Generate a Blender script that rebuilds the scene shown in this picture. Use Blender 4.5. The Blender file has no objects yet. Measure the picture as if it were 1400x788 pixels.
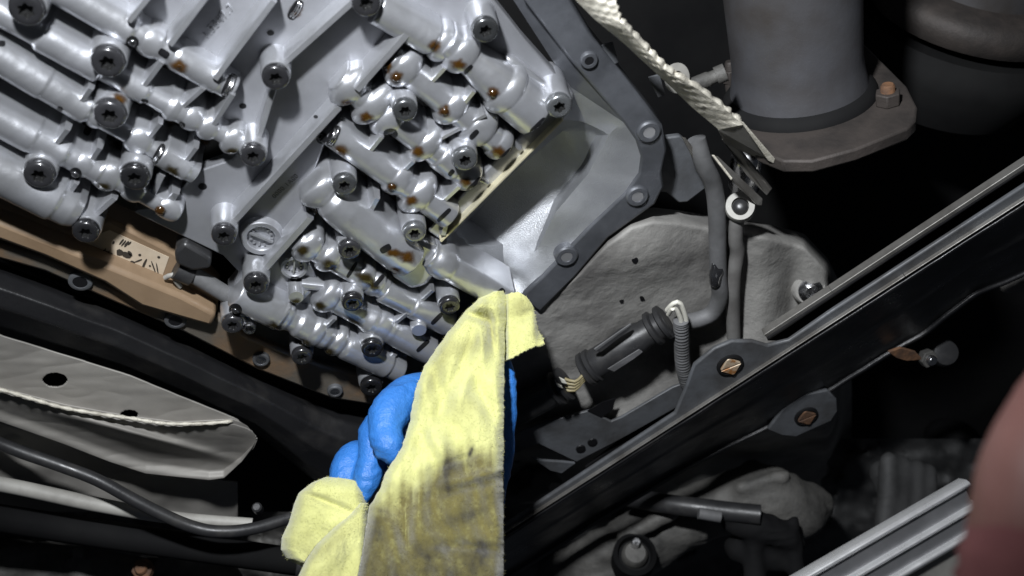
import bpy, bmesh, math, random
from mathutils import Vector, Matrix, noise
from mathutils.bvhtree import BVHTree
random.seed(7)
sc = bpy.context.scene
COL = sc.collection

# ------------------------------------------------------------------ camera
F, CX, CY = 1500.0, 700.0, 394.0          # focal length and centre of a 1400 x 788 frame
ZP = 1.70                                  # height of the casting's flat face above the workshop floor
D0 = 0.62
zc = Vector((-315, 1221, -1500)).normalized()          # world up seen from the camera
xc = (Vector((1, 0, 0)) - zc * zc.x).normalized()
yc = zc.cross(xc)
RC = Matrix((xc, yc, zc))                               # camera -> world
CAM = Vector((0, 0, ZP)) - RC @ Vector((0, 0, -D0))
CAM.z = ZP - (RC @ Vector((0, 0, -D0))).z
cd = bpy.data.cameras.new('camera'); cam = bpy.data.objects.new('camera', cd); COL.objects.link(cam)
cam.matrix_world = Matrix.Translation(CAM) @ RC.to_4x4()
cd.sensor_width = 36; cd.lens = 36 * F / 1400
cd.clip_start = 0.01; cd.clip_end = 50
cd.dof.use_dof = True; cd.dof.focus_distance = 0.60; cd.dof.aperture_fstop = 8.5
sc.camera = cam

# ------------------------------------------------------------------ world, lamp, exposure
w = bpy.data.worlds.new('World'); sc.world = w; w.use_nodes = True
w.node_tree.nodes['Background'].inputs[0].default_value = (0.55, 0.62, 0.75, 1)
w.node_tree.nodes['Background'].inputs[1].default_value = 0.03
def c2w(x, y, z): return CAM + RC @ Vector((x, y, z))
ld = bpy.data.lights.new('work_lamp', 'SPOT'); lo = bpy.data.objects.new('work_lamp', ld); COL.objects.link(lo)
ld.energy = 29; ld.color = (0.93, 0.96, 1.0); ld.spot_size = math.radians(96); ld.spot_blend = 1.0; ld.shadow_soft_size = 0.02
lo.location = c2w(-0.09, 0.225, -0.04)
def aim(o, p): o.rotation_euler = (Vector(p) - o.location).to_track_quat('-Z', 'Y').to_euler()
sc.view_settings.view_transform = 'Standard'; sc.view_settings.look = 'None'
sc.view_settings.exposure = 0.0; sc.view_settings.gamma = 1
sc.render.engine = 'CYCLES'
sc.cycles.use_denoising = True
sc.cycles.max_bounces = 6
sc.cycles.sample_clamp_indirect = 4

# ------------------------------------------------------------------ geometry helpers
def ray(px, py):
    return RC @ Vector(((px - CX) / F, -(py - CY) / F, -1.0))
def S(px, py, h=0.0):
    """the point h metres below the casting face that the ray meets"""
    d = ray(px, py); t = (ZP - h - CAM.z) / d.z
    return CAM + d * t
def P(px, py, d): return CAM + ray(px, py) * d
def depth(p): return -(RC.transposed() @ (p - CAM)).z
def mpp(p): return depth(p) / F
def PL(px, py, o, n):
    d = ray(px, py); return CAM + d * ((o - CAM).dot(n) / d.dot(n))
UP = Vector((0, 0, 1)); DN = Vector((0, 0, -1))
aim(lo, S(660, 110))

WL = {}
def obj(name, verts, faces, mat, parent=None, smooth=True, attr=None, sharp=None):
    c = Vector((0, 0, 0))
    for v in verts: c += Vector(v)
    c /= max(1, len(verts))
    me = bpy.data.meshes.new(name)
    me.from_pydata([tuple(Vector(v) - c) for v in verts], [], faces)
    me.materials.append(mat)
    if smooth: me.polygons.foreach_set('use_smooth', [True] * len(me.polygons))
    if attr:
        for an, vals in attr.items():
            a = me.attributes.new(an, 'FLOAT', 'POINT'); a.data.foreach_set('value', vals)
    me.update()
    if sharp: me.set_sharp_from_angle(angle=math.radians(sharp))
    o = bpy.data.objects.new(name, me); COL.objects.link(o)
    WL[o] = c
    if parent is not None:
        o.parent = parent; o.location = c - WL[parent]
    else: o.location = c
    return o
def obj_bm(name, bm, mat, parent=None, smooth=True, sharp=None):
    bm.verts.index_update()
    vs = [v.co.copy() for v in bm.verts]; fs = [[v.index for v in f.verts] for f in bm.faces]
    bm.free(); return obj(name, vs, fs, mat, parent, smooth, None, sharp)
def thing(name, label, cat, loc, group=None):
    o = bpy.data.objects.new(name, None); COL.objects.link(o); o.location = loc; WL[o] = Vector(loc)
    o.empty_display_size = 0.02
    return tag(o, label, cat, group)
def tag(o, label, cat, group=None):
    o['label'] = label; o['category'] = cat
    if group: o['group'] = group
    return o
def bevel(o, wd, seg=2, ang=35):
    m = o.modifiers.new('bevel', 'BEVEL'); m.width = wd; m.segments = seg; m.limit_method = 'ANGLE'; m.angle_limit = math.radians(ang)
    return o
def prism(pts, vec):
    n = len(pts); vs = [Vector(p) for p in pts] + [Vector(p) + vec for p in pts]
    c = sum((Vector(p) for p in pts), Vector()) / n
    nrm = Vector()
    for i in range(n): nrm += (Vector(pts[i]) - c).cross(Vector(pts[(i + 1) % n]) - c)
    fs = [list(range(n)), list(range(2 * n - 1, n - 1, -1))]
    fs += [[(i + 1) % n, i, n + i, n + (i + 1) % n] for i in range(n)]
    if nrm.dot(vec) > 0: fs = [f[::-1] for f in fs]
    return vs, fs
def slab(name, poly, h, thick, mat, parent=None, bv=0.001, smooth=True):
    """flat piece whose outline lies h below the casting face and which rises by thick"""
    vs, fs = prism([S(x, y, h) for x, y in poly], UP * thick)
    o = obj(name, vs, fs, mat, parent, smooth, None, 40)
    if bv: bevel(o, bv)
    return o
def frame_of(n):
    n = n.normalized(); a = xc_w if abs(n.dot(xc_w)) < 0.9 else UP
    e1 = (a - n * a.dot(n)).normalized(); return e1, n.cross(e1), n
xc_w = RC @ Vector((1, 0, 0)); yc_w = RC @ Vector((0, 1, 0)); zc_w = RC @ Vector((0, 0, 1))
def lathe(name, o, axis, prof, mat, parent=None, n=28, sharp=45, lobes=None):
    """prof: (radius, height along axis)"""
    e1, e2, e3 = frame_of(axis); vs = []; fs = []
    for k, (r, h) in enumerate(prof):
        for i in range(n):
            a = 2 * math.pi * i / n
            rr = r * (1 + (lobes[k] if lobes else 0) * math.cos(6 * a))
            vs.append(o + e1 * rr * math.cos(a) + e2 * rr * math.sin(a) + e3 * h)
    for k in range(len(prof) - 1):
        for i in range(n):
            j = (i + 1) % n
            fs.append([k * n + i, k * n + j, (k + 1) * n + j, (k + 1) * n + i])
    fs.append(list(range(n))[::-1]); fs.append([(len(prof) - 1) * n + i for i in range(n)])
    return obj(name, vs, fs, mat, parent, True, None, sharp)
def spline(pts, step):
    out = []
    n = len(pts)
    for i in range(n - 1):
        p0, p1, p2, p3 = pts[max(i - 1, 0)], pts[i], pts[i + 1], pts[min(i + 2, n - 1)]
        m = max(2, int((p2 - p1).length / step))
        for k in range(m):
            t = k / m
            out.append(0.5 * ((2 * p1) + (p2 - p0) * t + (2 * p0 - 5 * p1 + 4 * p2 - p3) * t * t + (3 * p1 - p0 - 3 * p2 + p3) * t ** 3))
    out.append(pts[-1]); return out
def tube_geo(path, rad, n=14, cap=True, cs=None):
    m = len(path); vs = []; fs = []
    t0 = (path[1] - path[0]).normalized(); e1, e2, _ = frame_of(t0)
    for i, p in enumerate(path):
        t = (path[min(i + 1, m - 1)] - path[max(i - 1, 0)]).normalized()
        e1 = (e1 - t * e1.dot(t)).normalized(); e2 = t.cross(e1)
        r = rad(i / (m - 1)) if callable(rad) else rad
        for k in range(n):
            a = 2 * math.pi * k / n
            vs.append(p + e1 * r * math.cos(a) + e2 * r * math.sin(a))
    for i in range(m - 1):
        for k in range(n):
            j = (k + 1) % n; fs.append([i * n + k, i * n + j, (i + 1) * n + j, (i + 1) * n + k])
    if cap: fs.append(list(range(n))[::-1]); fs.append([(m - 1) * n + k for k in range(n)])
    return vs, fs
def tube(name, pts, rad, mat, parent=None, n=14, step=0.003, sharp=50):
    vs, fs = tube_geo(spline(pts, step), rad, n); return obj(name, vs, fs, mat, parent, True, None, sharp)
def join_geo(parts):
    V = []; Fc = []
    for vs, fs in parts:
        b = len(V); V += list(vs); Fc += [[i + b for i in f] for f in fs]
    return V, Fc
def grid(nu, nv, fn):
    vs = [fn(i / (nu - 1), j / (nv - 1)) for j in range(nv) for i in range(nu)]
    fs = [[j * nu + i, j * nu + i + 1, (j + 1) * nu + i + 1, (j + 1) * nu + i] for j in range(nv - 1) for i in range(nu - 1)]
    return vs, fs
def solid(o, t, off=1):
    m = o.modifiers.new('solid', 'SOLIDIFY'); m.thickness = t; m.offset = off; return o
def lerp_list(L, x):
    if x <= L[0][0]: return L[0][1]
    for (a, va), (b, vb) in zip(L, L[1:]):
        if x <= b: return va + (vb - va) * (x - a) / (b - a) if b > a else vb
    return L[-1][1]
def smooth01(a, b, x):
    t = max(0, min(1, (x - a) / (b - a))); return t * t * (3 - 2 * t)
def fbm(p, s, o=3): return noise.fractal(Vector(p) * s, 1.0, 2.0, o)

# ------------------------------------------------------------------ materials
def mat(name, col, rough=0.5, metal=0.0, col2=None, nscale=40, mix=(0.4, 0.65), bump=0.0, bscale=300, bdist=0.0005, coat=0.0, rvar=0.0, sheen=0.0, spec=0.5, sss=0, detail=4, streak=None):
    m = bpy.data.materials.new(name); m.use_nodes = True; nt = m.node_tree; N = nt.nodes; L = nt.links
    b = N['Principled BSDF']
    b.inputs['Base Color'].default_value = (*col, 1); b.inputs['Roughness'].default_value = rough; b.inputs['Metallic'].default_value = metal
    b.inputs['Coat Weight'].default_value = coat; b.inputs['Coat Roughness'].default_value = 0.05 if coat > .7 else 0.14
    b.inputs['Specular IOR Level'].default_value = spec
    if sheen: b.inputs['Sheen Weight'].default_value = sheen; b.inputs['Sheen Roughness'].default_value = 0.6
    if sss: b.inputs['Subsurface Weight'].default_value = sss; b.inputs['Subsurface Radius'].default_value = (0.004, 0.003, 0.003)
    g = N.new('ShaderNodeNewGeometry'); pos = g.outputs['Position']
    if streak:
        mp = N.new('ShaderNodeMapping'); mp.inputs['Scale'].default_value = streak; L.new(pos, mp.inputs['Vector']); vec = mp.outputs[0]
    else: vec = pos
    if col2:
        n = N.new('ShaderNodeTexNoise'); n.inputs['Scale'].default_value = nscale; n.inputs['Detail'].default_value = detail; n.inputs['Roughness'].default_value = 0.6
        L.new(vec, n.inputs['Vector'])
        r = N.new('ShaderNodeMapRange'); r.inputs[1].default_value = mix[0]; r.inputs[2].default_value = mix[1]; L.new(n.outputs[0], r.inputs[0])
        mx = N.new('ShaderNodeMix'); mx.data_type = 'RGBA'; mx.inputs[6].default_value = (*col, 1); mx.inputs[7].default_value = (*col2, 1)
        L.new(r.outputs[0], mx.inputs[0]); L.new(mx.outputs[2], b.inputs['Base Color'])
    if rvar:
        n2 = N.new('ShaderNodeTexNoise'); n2.inputs['Scale'].default_value = nscale * 1.7; n2.inputs['Detail'].default_value = 5; L.new(vec, n2.inputs['Vector'])
        r2 = N.new('ShaderNodeMapRange'); r2.inputs[1].default_value = 0.3; r2.inputs[2].default_value = 0.7
        r2.inputs[3].default_value = max(0.03, rough - rvar); r2.inputs[4].default_value = min(1, rough + rvar)
        L.new(n2.outputs[0], r2.inputs[0]); L.new(r2.outputs[0], b.inputs['Roughness'])
    if bump:
        n3 = N.new('ShaderNodeTexNoise'); n3.inputs['Scale'].default_value = bscale; n3.inputs['Detail'].default_value = 5; n3.inputs['Roughness'].default_value = 0.65; L.new(vec, n3.inputs['Vector'])
        bp = N.new('ShaderNodeBump'); bp.inputs['Strength'].default_value = bump; bp.inputs['Distance'].default_value = bdist
        L.new(n3.outputs[0], bp.inputs['Height']); L.new(bp.outputs[0], b.inputs['Normal'])
    return m
M = {}
M['cast'] = mat('cast_aluminium', (0.50, 0.51, 0.54), 0.33, 0.72, (0.38, 0.385, 0.395), 45, (0.35, 0.75), 0.22, 800, 0.0003, 0.4, 0.05)
M['plate'] = mat('valve_plate_aluminium', (0.35, 0.355, 0.38), 0.46, 0.6, (0.26, 0.265, 0.28), 28, (0.35, 0.7), 0.3, 1500, 0.0003, 0.12, 0.08)
M['gapfloor'] = mat('oily_shaded_gap', (0.06, 0.058, 0.052), 0.3, 0.3, (0.03, 0.028, 0.022), 60)  # dark of pooled oil, with the shade of the gaps put in too
M['bolt_black'] = mat('oiled_black_steel', (0.022, 0.022, 0.024), 0.26, 0.3, None, 90, rvar=0.05, coat=0.9)
M['bolt_grey'] = mat('oiled_grey_steel', (0.12, 0.125, 0.13), 0.26, 0.7, None, 90, rvar=0.05, coat=0.8)
for k in ('bolt_black', 'bolt_grey'):
    N_ = M[k].node_tree.nodes; oi = N_.new('ShaderNodeObjectInfo'); hs = N_.new('ShaderNodeHueSaturation'); mr = N_.new('ShaderNodeMapRange'); mr.inputs[3].default_value = .55; mr.inputs[4].default_value = 1.7
    hs.inputs['Color'].default_value = N_['Principled BSDF'].inputs['Base Color'].default_value
    M[k].node_tree.links.new(oi.outputs['Random'], mr.inputs[0]); M[k].node_tree.links.new(mr.outputs[0], hs.inputs['Value']); M[k].node_tree.links.new(hs.outputs[0], N_['Principled BSDF'].inputs['Base Color'])
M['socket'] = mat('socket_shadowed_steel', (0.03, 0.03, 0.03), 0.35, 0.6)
M['hole'] = mat('hole_shade', (0.008, 0.008, 0.009), 0.35)  # flat black: the darkness inside holes put into the colour
M['steel'] = mat('bright_steel', (0.62, 0.62, 0.63), 0.25, 1.0, None, 200, rvar=0.1)
M['insert'] = mat('bright_thread_insert', (0.42, 0.42, 0.43), 0.3, 0.7)
M['gold'] = mat('passivated_edge', (0.72, 0.66, 0.46), 0.42, 0.5, (0.58, 0.54, 0.40), 60, rvar=0.1)
M['slate'] = mat('pan_rail_metal', (0.12, 0.126, 0.14), 0.45, 0.4, (0.055, 0.058, 0.065), 30, (0.35, 0.7), 0.3, 700, 0.0004, 0.15, 0.1)
M['recess'] = mat('machined_recess', (0.43, 0.44, 0.46), 0.36, 0.65, (0.32, 0.33, 0.35), 35, (0.3, 0.7), 0.6, 1400, 0.0005, 0.2, 0.08)
M['case'] = mat('rough_gearbox_casting', (0.28, 0.272, 0.255), 0.8, 0.05, (0.105, 0.10, 0.095), 14, (0.38, 0.66), 0.7, 300, 0.0007, 0, 0.08, detail=8)
M['black'] = mat('black_underbody_paint', (0.012, 0.012, 0.013), 0.36, 0, (0.04, 0.038, 0.036), 26, (0.5, 0.78), 0.3, 220, 0.0008, rvar=0.12)
M['blackmatt'] = mat('matt_black_underbody', (0.007, 0.007, 0.0075), 0.8, 0, (0.012, 0.012, 0.012), 12, bump=0.3, bscale=120, spec=0.12)
M['greypaint'] = mat('dusty_grey_frame', (0.095, 0.10, 0.108), 0.5, 0.1, (0.055, 0.055, 0.056), 40, (0.4, 0.68), 0.35, 350, 0.0006, 0, 0.12)
M['tan'] = mat('tan_plastic', (0.23, 0.16, 0.10), 0.42, 0, (0.17, 0.115, 0.07), 30, (0.4, 0.7), 0.15, 500, 0.0003, 0.1, 0.1)
M['orangerail'] = mat('oily_rail_orange_light', (0.23, 0.14, 0.075), 0.45, 0.3, (0.13, 0.115, 0.095), 24, (0.36, 0.56), 0.4, 400, 0.0005, 0.3, 0.12)  # oil brown plus orange reflected light, both in the colour
M['label'] = mat('cream_sticker', (0.50, 0.42, 0.32), 0.5, 0, (0.42, 0.34, 0.25), 60)
M['ink'] = mat('black_print', (0.03, 0.025, 0.02), 0.6)
M['shield'] = mat('grey_heat_shield', (0.30, 0.285, 0.26), 0.62, 0.15, (0.19, 0.18, 0.165), 16, (0.35, 0.7), 0.2, 180, 0.0005, 0, 0.1)
M['braid'] = mat('silver_glass_fibre', (0.58, 0.55, 0.47), 0.5, 0.15, (0.36, 0.335, 0.28), 120, (0.4, 0.7), 0.6, 700, 0.0008)
M['shieldtin'] = mat('dull_tin', (0.30, 0.29, 0.27), 0.4, 0.7, (0.17, 0.16, 0.145), 40, bump=0.2, bscale=300)
M['exhaust'] = mat('heat_stained_pipe', (0.088, 0.09, 0.10), 0.55, 0.35, (0.05, 0.044, 0.04), 16, (0.35, 0.7), 0.25, 300, 0.0005, 0, 0.08)
M['flange'] = mat('brown_oxidised_steel', (0.055, 0.046, 0.041), 0.65, 0.3, (0.03, 0.026, 0.024), 40, (0.4, 0.65), 0.5, 300, 0.0007)
M['rust'] = mat('rusted_steel', (0.17, 0.085, 0.042), 0.8, 0.15, (0.08, 0.045, 0.028), 120, (0.4, 0.6), 0.6, 600, 0.0006)
M['rubber'] = mat('dusty_grey_rubber', (0.125, 0.125, 0.128), 0.62, 0, (0.07, 0.07, 0.07), 45, (0.4, 0.7), 0.3, 350, 0.0006)
M['blackplastic'] = mat('black_plastic', (0.022, 0.022, 0.023), 0.42, 0, (0.05, 0.048, 0.045), 60, (0.5, 0.8), 0.2, 400, rvar=0.12)
M['white'] = mat('off_white_plastic', (0.36, 0.35, 0.32), 0.6, 0, (0.24, 0.23, 0.21), 40)
M['wire'] = mat('pale_wire', (0.70, 0.68, 0.60), 0.45)
M['yellowwire'] = mat('ochre_wire', (0.26, 0.22, 0.12), 0.5)
M['chrome'] = mat('polished_trim', (0.86, 0.86, 0.86), 0.3, 0.75, None, 60, rvar=0.06)
M['darkpolish'] = mat('dark_polished_groove', (0.30, 0.30, 0.31), 0.36, 0.8, None, 60, rvar=0.08)  # same trim metal, with its dark reflections put into the colour
M['glove'] = mat('blue_nitrile', (0.035, 0.18, 0.54), 0.42, 0, (0.028, 0.15, 0.48), 35, (0.4, 0.7), 0.6, 190, 0.0024, spec=0.45, sss=0.05)
M['skin'] = mat('skin', (0.36, 0.18, 0.155), 0.5, 0, (0.27, 0.12, 0.105), 22, bump=0.2, bscale=260, sss=0.1)
M['sleeve'] = mat('faded_red_cotton', (0.36, 0.14, 0.135), 0.9, 0, (0.28, 0.105, 0.105), 30, bump=0.4, bscale=600)
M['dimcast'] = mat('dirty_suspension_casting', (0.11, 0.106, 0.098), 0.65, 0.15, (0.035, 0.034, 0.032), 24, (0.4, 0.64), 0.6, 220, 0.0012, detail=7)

M['dimgrey'] = mat('dark_grey_casting', (0.05, 0.05, 0.05), 0.7, 0.1, (0.025, 0.025, 0.025), 24, bump=0.4, bscale=220)  # plain dark grey, darker than the dirty casting
def oil_mat(name, col, edge):
    m = bpy.data.materials.new(name); m.use_nodes = True; N = m.node_tree.nodes; L = m.node_tree.links
    b = N['Principled BSDF']; b.inputs['Base Color'].default_value = (*col, 1); b.inputs['Roughness'].default_value = 0.12; b.inputs['Coat Weight'].default_value = 0.5
    a = N.new('ShaderNodeAttribute'); a.attribute_name = 'cover'
    n = N.new('ShaderNodeTexNoise'); n.inputs['Scale'].default_value = 420; n.inputs['Detail'].default_value = 3
    g = N.new('ShaderNodeNewGeometry'); L.new(g.outputs['Position'], n.inputs['Vector'])
    ad = N.new('ShaderNodeMath'); ad.operation = 'MULTIPLY_ADD'; L.new(n.outputs[0], ad.inputs[0]); ad.inputs[1].default_value = 0.5; L.new(a.outputs['Fac'], ad.inputs[2])
    r = N.new('ShaderNodeMapRange'); r.interpolation_type = 'SMOOTHSTEP'; r.inputs[1].default_value = 0.3; r.inputs[2].default_value = edge; r.inputs[4].default_value = 0.93; L.new(ad.outputs[0], r.inputs[0])
    L.new(r.outputs[0], b.inputs['Alpha']); return m
M['oil'] = oil_mat('amber_oil', (0.055, 0.024, 0.003), 1.05)
M['oildark'] = oil_mat('dark_olive_oil', (0.022, 0.016, 0.004), 1.05)

# ================================================================== VALVE BODY
VB = thing('valve_body', 'silver cast aluminium valve body with rows of tube bores and black bolts', 'valve body', S(420, 240, 0))
CAST = []
FL = 0.012                                 # the gaps between bores are cast this deep below the face
PLATE = [(-90, -90), (620, -90), (672, -4), (716, 52), (784, 128), (783, 150), (768, 166), (606, 331), (622, 348), (697, 396), (640, 466), (566, 528), (530, 532),
         (490, 516), (420, 488), (322, 452), (304, 438), (318, 395), (326, 372), (305, 350), (183, 291), (150, 276), (100, 292), (0, 268), (-90, 238)]
CENTRE = [(60, -90), (620, -90), (672, -4), (716, 52), (784, 128), (783, 150), (768, 166), (750, 166), (690, 120), (610, 60), (515, 12), (508, 26), (556, 52), (496, 120), (468, 108), (452, 150), (450, 182), (426, 245),
          (420, 300), (408, 328), (430, 372), (438, 398), (470, 420), (440, 446), (385, 426), (330, 404), (318, 395), (326, 372), (305, 350), (183, 291), (190, 288), (232, 282), (266, 236), (318, 218), (334, 198), (292, 168), (316, 118), (240, 70), (180, 22), (60, -36)]
CAST.append(slab('base_plate', CENTRE, 0.0, 0.009, M['plate'], VB, 0.0008))
CAST.append(slab('bank_floor', PLATE, -FL, 0.004, M['gapfloor'], VB, 0.001))

def bore(A, B, base, bumps=(), w0f=0.85, name='valve_bore', capr=2.5, material='cast'):
    """a half-round cast bore standing on the plate: straight lower sides with a fillet foot, radius stepping along its length"""
    mid = S((A[0] + B[0]) / 2, (A[1] + B[1]) / 2, 0.004); k = mpp(mid)
    rb = sum(r for _, r in base) / len(base) * k; w0 = w0f * rb
    pa, pb = S(A[0], A[1], w0), S(B[0], B[1], w0)
    ax = (pb - pa); Lg = ax.length; ax.normalize(); lat = ax.cross(DN).normalized()
    lpx = math.hypot(B[0] - A[0], B[1] - A[1]); dx = (B[0] - A[0]) / lpx
    n = max(12, int(lpx / 1.6)); vs = []; rows = 0; ND = 18
    seed = random.random() * 50
    stations = [0.0, 0.25, 0.6] ; stations = [s * capr / lpx for s in stations] + [capr / lpx + (1 - 2 * capr / lpx) * i / n for i in range(n + 1)] + [1 - s * capr / lpx for s in (0.6, 0.25, 0)]
    for t in stations:
        x = A[0] + (B[0] - A[0]) * t
        r = (lerp_list(base, x - 1.2) + lerp_list(base, x) * 2 + lerp_list(base, x + 1.2)) / 4
        r = max(r * .95, (13.5 if A[0] < 300 else 20.5 if A[1] < 200 else 17)); rl = rh = r
        for (bx, hw, dr) in bumps:
            bs = 0.85; q = abs(x - bx) / (hw * .88 * max(dx, 0.6))
            if q < 1.3: f_ = dr * max(0.0, 1 - (q / 1.3) ** 2) ** 0.6; rl += f_ * 1.3 * bs; rh += f_ * 0.34 * bs
        e = min(t, 1 - t) * lpx
        if e < capr: q = capr * (1 - math.sqrt(max(0, 1 - (1 - e / capr) ** 2))); rl -= q; rh -= q
        rl *= k; rh *= k; r = rl
        c = pa + ax * (Lg * t)
        ring = []
        for (la, hh) in ((r + 0.0012, -FL - 0.001 - w0), (r + 0.0006, -FL * .4 - w0), (r + 0.0002, 0.35 * w0 - w0)): ring.append((la, hh))
        for i in range(ND + 1):
            a = math.pi * i / ND; ring.append((rl * math.cos(a), rh * math.sin(a)))
        for (la, hh) in ((r + 0.0002, 0.35 * w0 - w0), (r + 0.0006, -FL * .4 - w0), (r + 0.0012, -FL - 0.001 - w0)): ring.append((-la, hh))
        for la, hh in ring:
            p = c + lat * la + DN * hh
            p += DN * (0.00022 * fbm(p, 120)) if hh > 0 else Vector()
            vs.append(p)
        rows += 1
    m = len(vs) // rows
    fs = [[j * m + i, (j + 1) * m + i, (j + 1) * m + i + 1, j * m + i + 1] for j in range(rows - 1) for i in range(m - 1)]
    fs.append([i for i in range(m)]); fs.append([(rows - 1) * m + i for i in range(m)][::-1])
    o = obj(name, vs, fs, M[material], VB, True, None, 62); CAST.append(o); return o

def rib(A, B, hw, h, hB=None, name='rib', taper=1.0):
    hB = h if hB is None else hB
    pa, pb = S(A[0], A[1], h), S(B[0], B[1], hB); pa0 = Vector((pa.x, pa.y, ZP)); pb0 = Vector((pb.x, pb.y, ZP))
    k = mpp(pa); w_ = hw * k; ax = (pb0 - pa0).normalized(); lat = ax.cross(DN).normalized(); vs = []
    prof = [(1.6, -FL - .001, 0), (1.4, 0.04, 0), (1.2, 0.5, 0), (1.05, 0.92, 0), (0.75, 1.0, 0)]
    prof = prof + [(-a, b, c) for a, b, c in prof[::-1]]
    n = 8
    for i in range(n + 1):
        t = i / n; p = pa0.lerp(pb0, t); hh = h + (hB - h) * t; ww = w_ * (1 + (taper - 1) * t)
        for la, f, _ in prof: vs.append(p + lat * la * ww + DN * (f * hh if f > 0 else f))
    m = len(prof)
    fs = [[j * m + i, (j + 1) * m + i, (j + 1) * m + i + 1, j * m + i + 1] for j in range(n) for i in range(m - 1)]
    fs.append(list(range(m))); fs.append([n * m + i for i in range(m)][::-1])
    o = obj(name, vs, fs, M['cast'], VB, True, None, 50); CAST.append(o); return o

# upper-left bank of bores
bore((60, -30), (320, 122), [(60, 25), (174, 25), (177, 21), (192, 21), (232, 20), (236, 23), (296, 22), (300, 20), (320, 19)], [(202, 12, 4)])
bore((-10, 10), (330, 197), [(-10, 20), (46, 20), (51, 25), (128, 25), (132, 18), (160, 20), (190, 20), (194, 16), (222, 18), (226, 20), (300, 14), (330, 12)], [(228, 8, 3), (256, 10, 4), (281, 11, 7), (317, 13, 10)])
bore((-30, 58), (268, 238), [(-30, 26), (54, 26), (56, 24.5), (112, 24), (116, 18), (165, 15), (203, 12), (212, 13), (215, 21), (255, 20), (258, 17), (268, 16)], [(183, 15, 9), (126, 8, 4)])
bore((-30, 146), (246, 292), [(-30, 26), (41, 26), (43, 24.5), (82, 24), (86, 20), (128, 19), (132, 15), (165, 13), (200, 12), (246, 11)], [(107, 9, 3), (142, 14, 10), (178, 12, 6), (230, 14, 5)])
bore((-30, 218), (108, 290), [(-30, 34), (74, 33), (78, 30), (96, 29), (108, 24)], [])
# upper-right bank
bore((515, 8), (616, 66), [(515, 26), (590, 27), (594, 21), (616, 19)], [(603, 10, 7)])
bore((610, 56), (732, 156), [(610, 18), (645, 22), (662, 27), (690, 33), (700, 35), (738, 36)], [(629, 12, 9), (688, 9, 6)])
bore((533, 76), (689, 202), [(533, 16), (560, 19), (596, 21), (600, 15), (636, 17), (640, 15), (666, 17), (668, 20), (693, 20)], [(550, 12, 10), (614, 11, 10), (651, 14, 12), (681, 8, 4)])
bore((462, 104), (647, 245), [(462, 11), (490, 9), (514, 9), (560, 11), (590, 15), (597, 24), (622, 24), (628, 17), (651, 17)], [(476, 12, 12), (506, 12, 15), (528, 11, 12), (577, 10, 12), (637, 9, 5)])
bore((452, 178), (615, 295), [(452, 20), (506, 21), (510, 16), (518, 20), (550, 19), (556, 15), (580, 16), (586, 19), (618, 19)], [(539, 9, 5), (568, 12, 13)])
bore((424, 250), (562, 356), [(424, 16), (440, 18), (452, 28), (470, 31), (545, 32), (562, 28)], [(434, 11, 12)])
bore((586, 348), (692, 410), [(586, 17), (598, 21), (612, 23), (615, 21), (692, 20)], [(601, 10, 3)])
bore((406, 326), (526, 394), [(406, 10), (432, 11), (440, 16), (474, 17), (478, 14), (486, 18), (526, 18)], [(420, 11, 10), (447, 9, 7), (494, 9, 5), (511, 7, 4)])
bore((522, 396), (614, 442), [(522, 13), (558, 14), (562, 20), (614, 20)], [])
bore((436, 398), (588, 480), [(436, 9), (466, 10), (490, 16), (503, 22), (530, 22), (533, 21), (588, 21)], [(446, 10, 9), (516, 8, 3)])
bore((322, 399), (548, 508), [(322, 22), (340, 24), (378, 25), (382, 19), (398, 18), (403, 22), (440, 21), (446, 18), (462, 19), (468, 22), (528, 21), (532, 15), (548, 13)], [(384, 6, 5), (425, 7, 5), (455, 7, 6)])
CAST.append(slab('edge_web', [(770, 163), (604, 330), (584, 316), (748, 148)], 0.0025, 0.016, M['cast'], VB, .001))
# flat tongue casting
CAST.append(slab('flat_lug', [(524, 352), (560, 322), (600, 340), (604, 366), (584, 392), (562, 398), (538, 382)], 0.009, 0.012, M['cast'], VB, 0.003))
CAST.append(slab('flat_lug', [(690, 78), (704, 82), (752, 118), (742, 140), (728, 120), (700, 100)], 0.006, 0.008, M['cast'], VB, 0.002))

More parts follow.
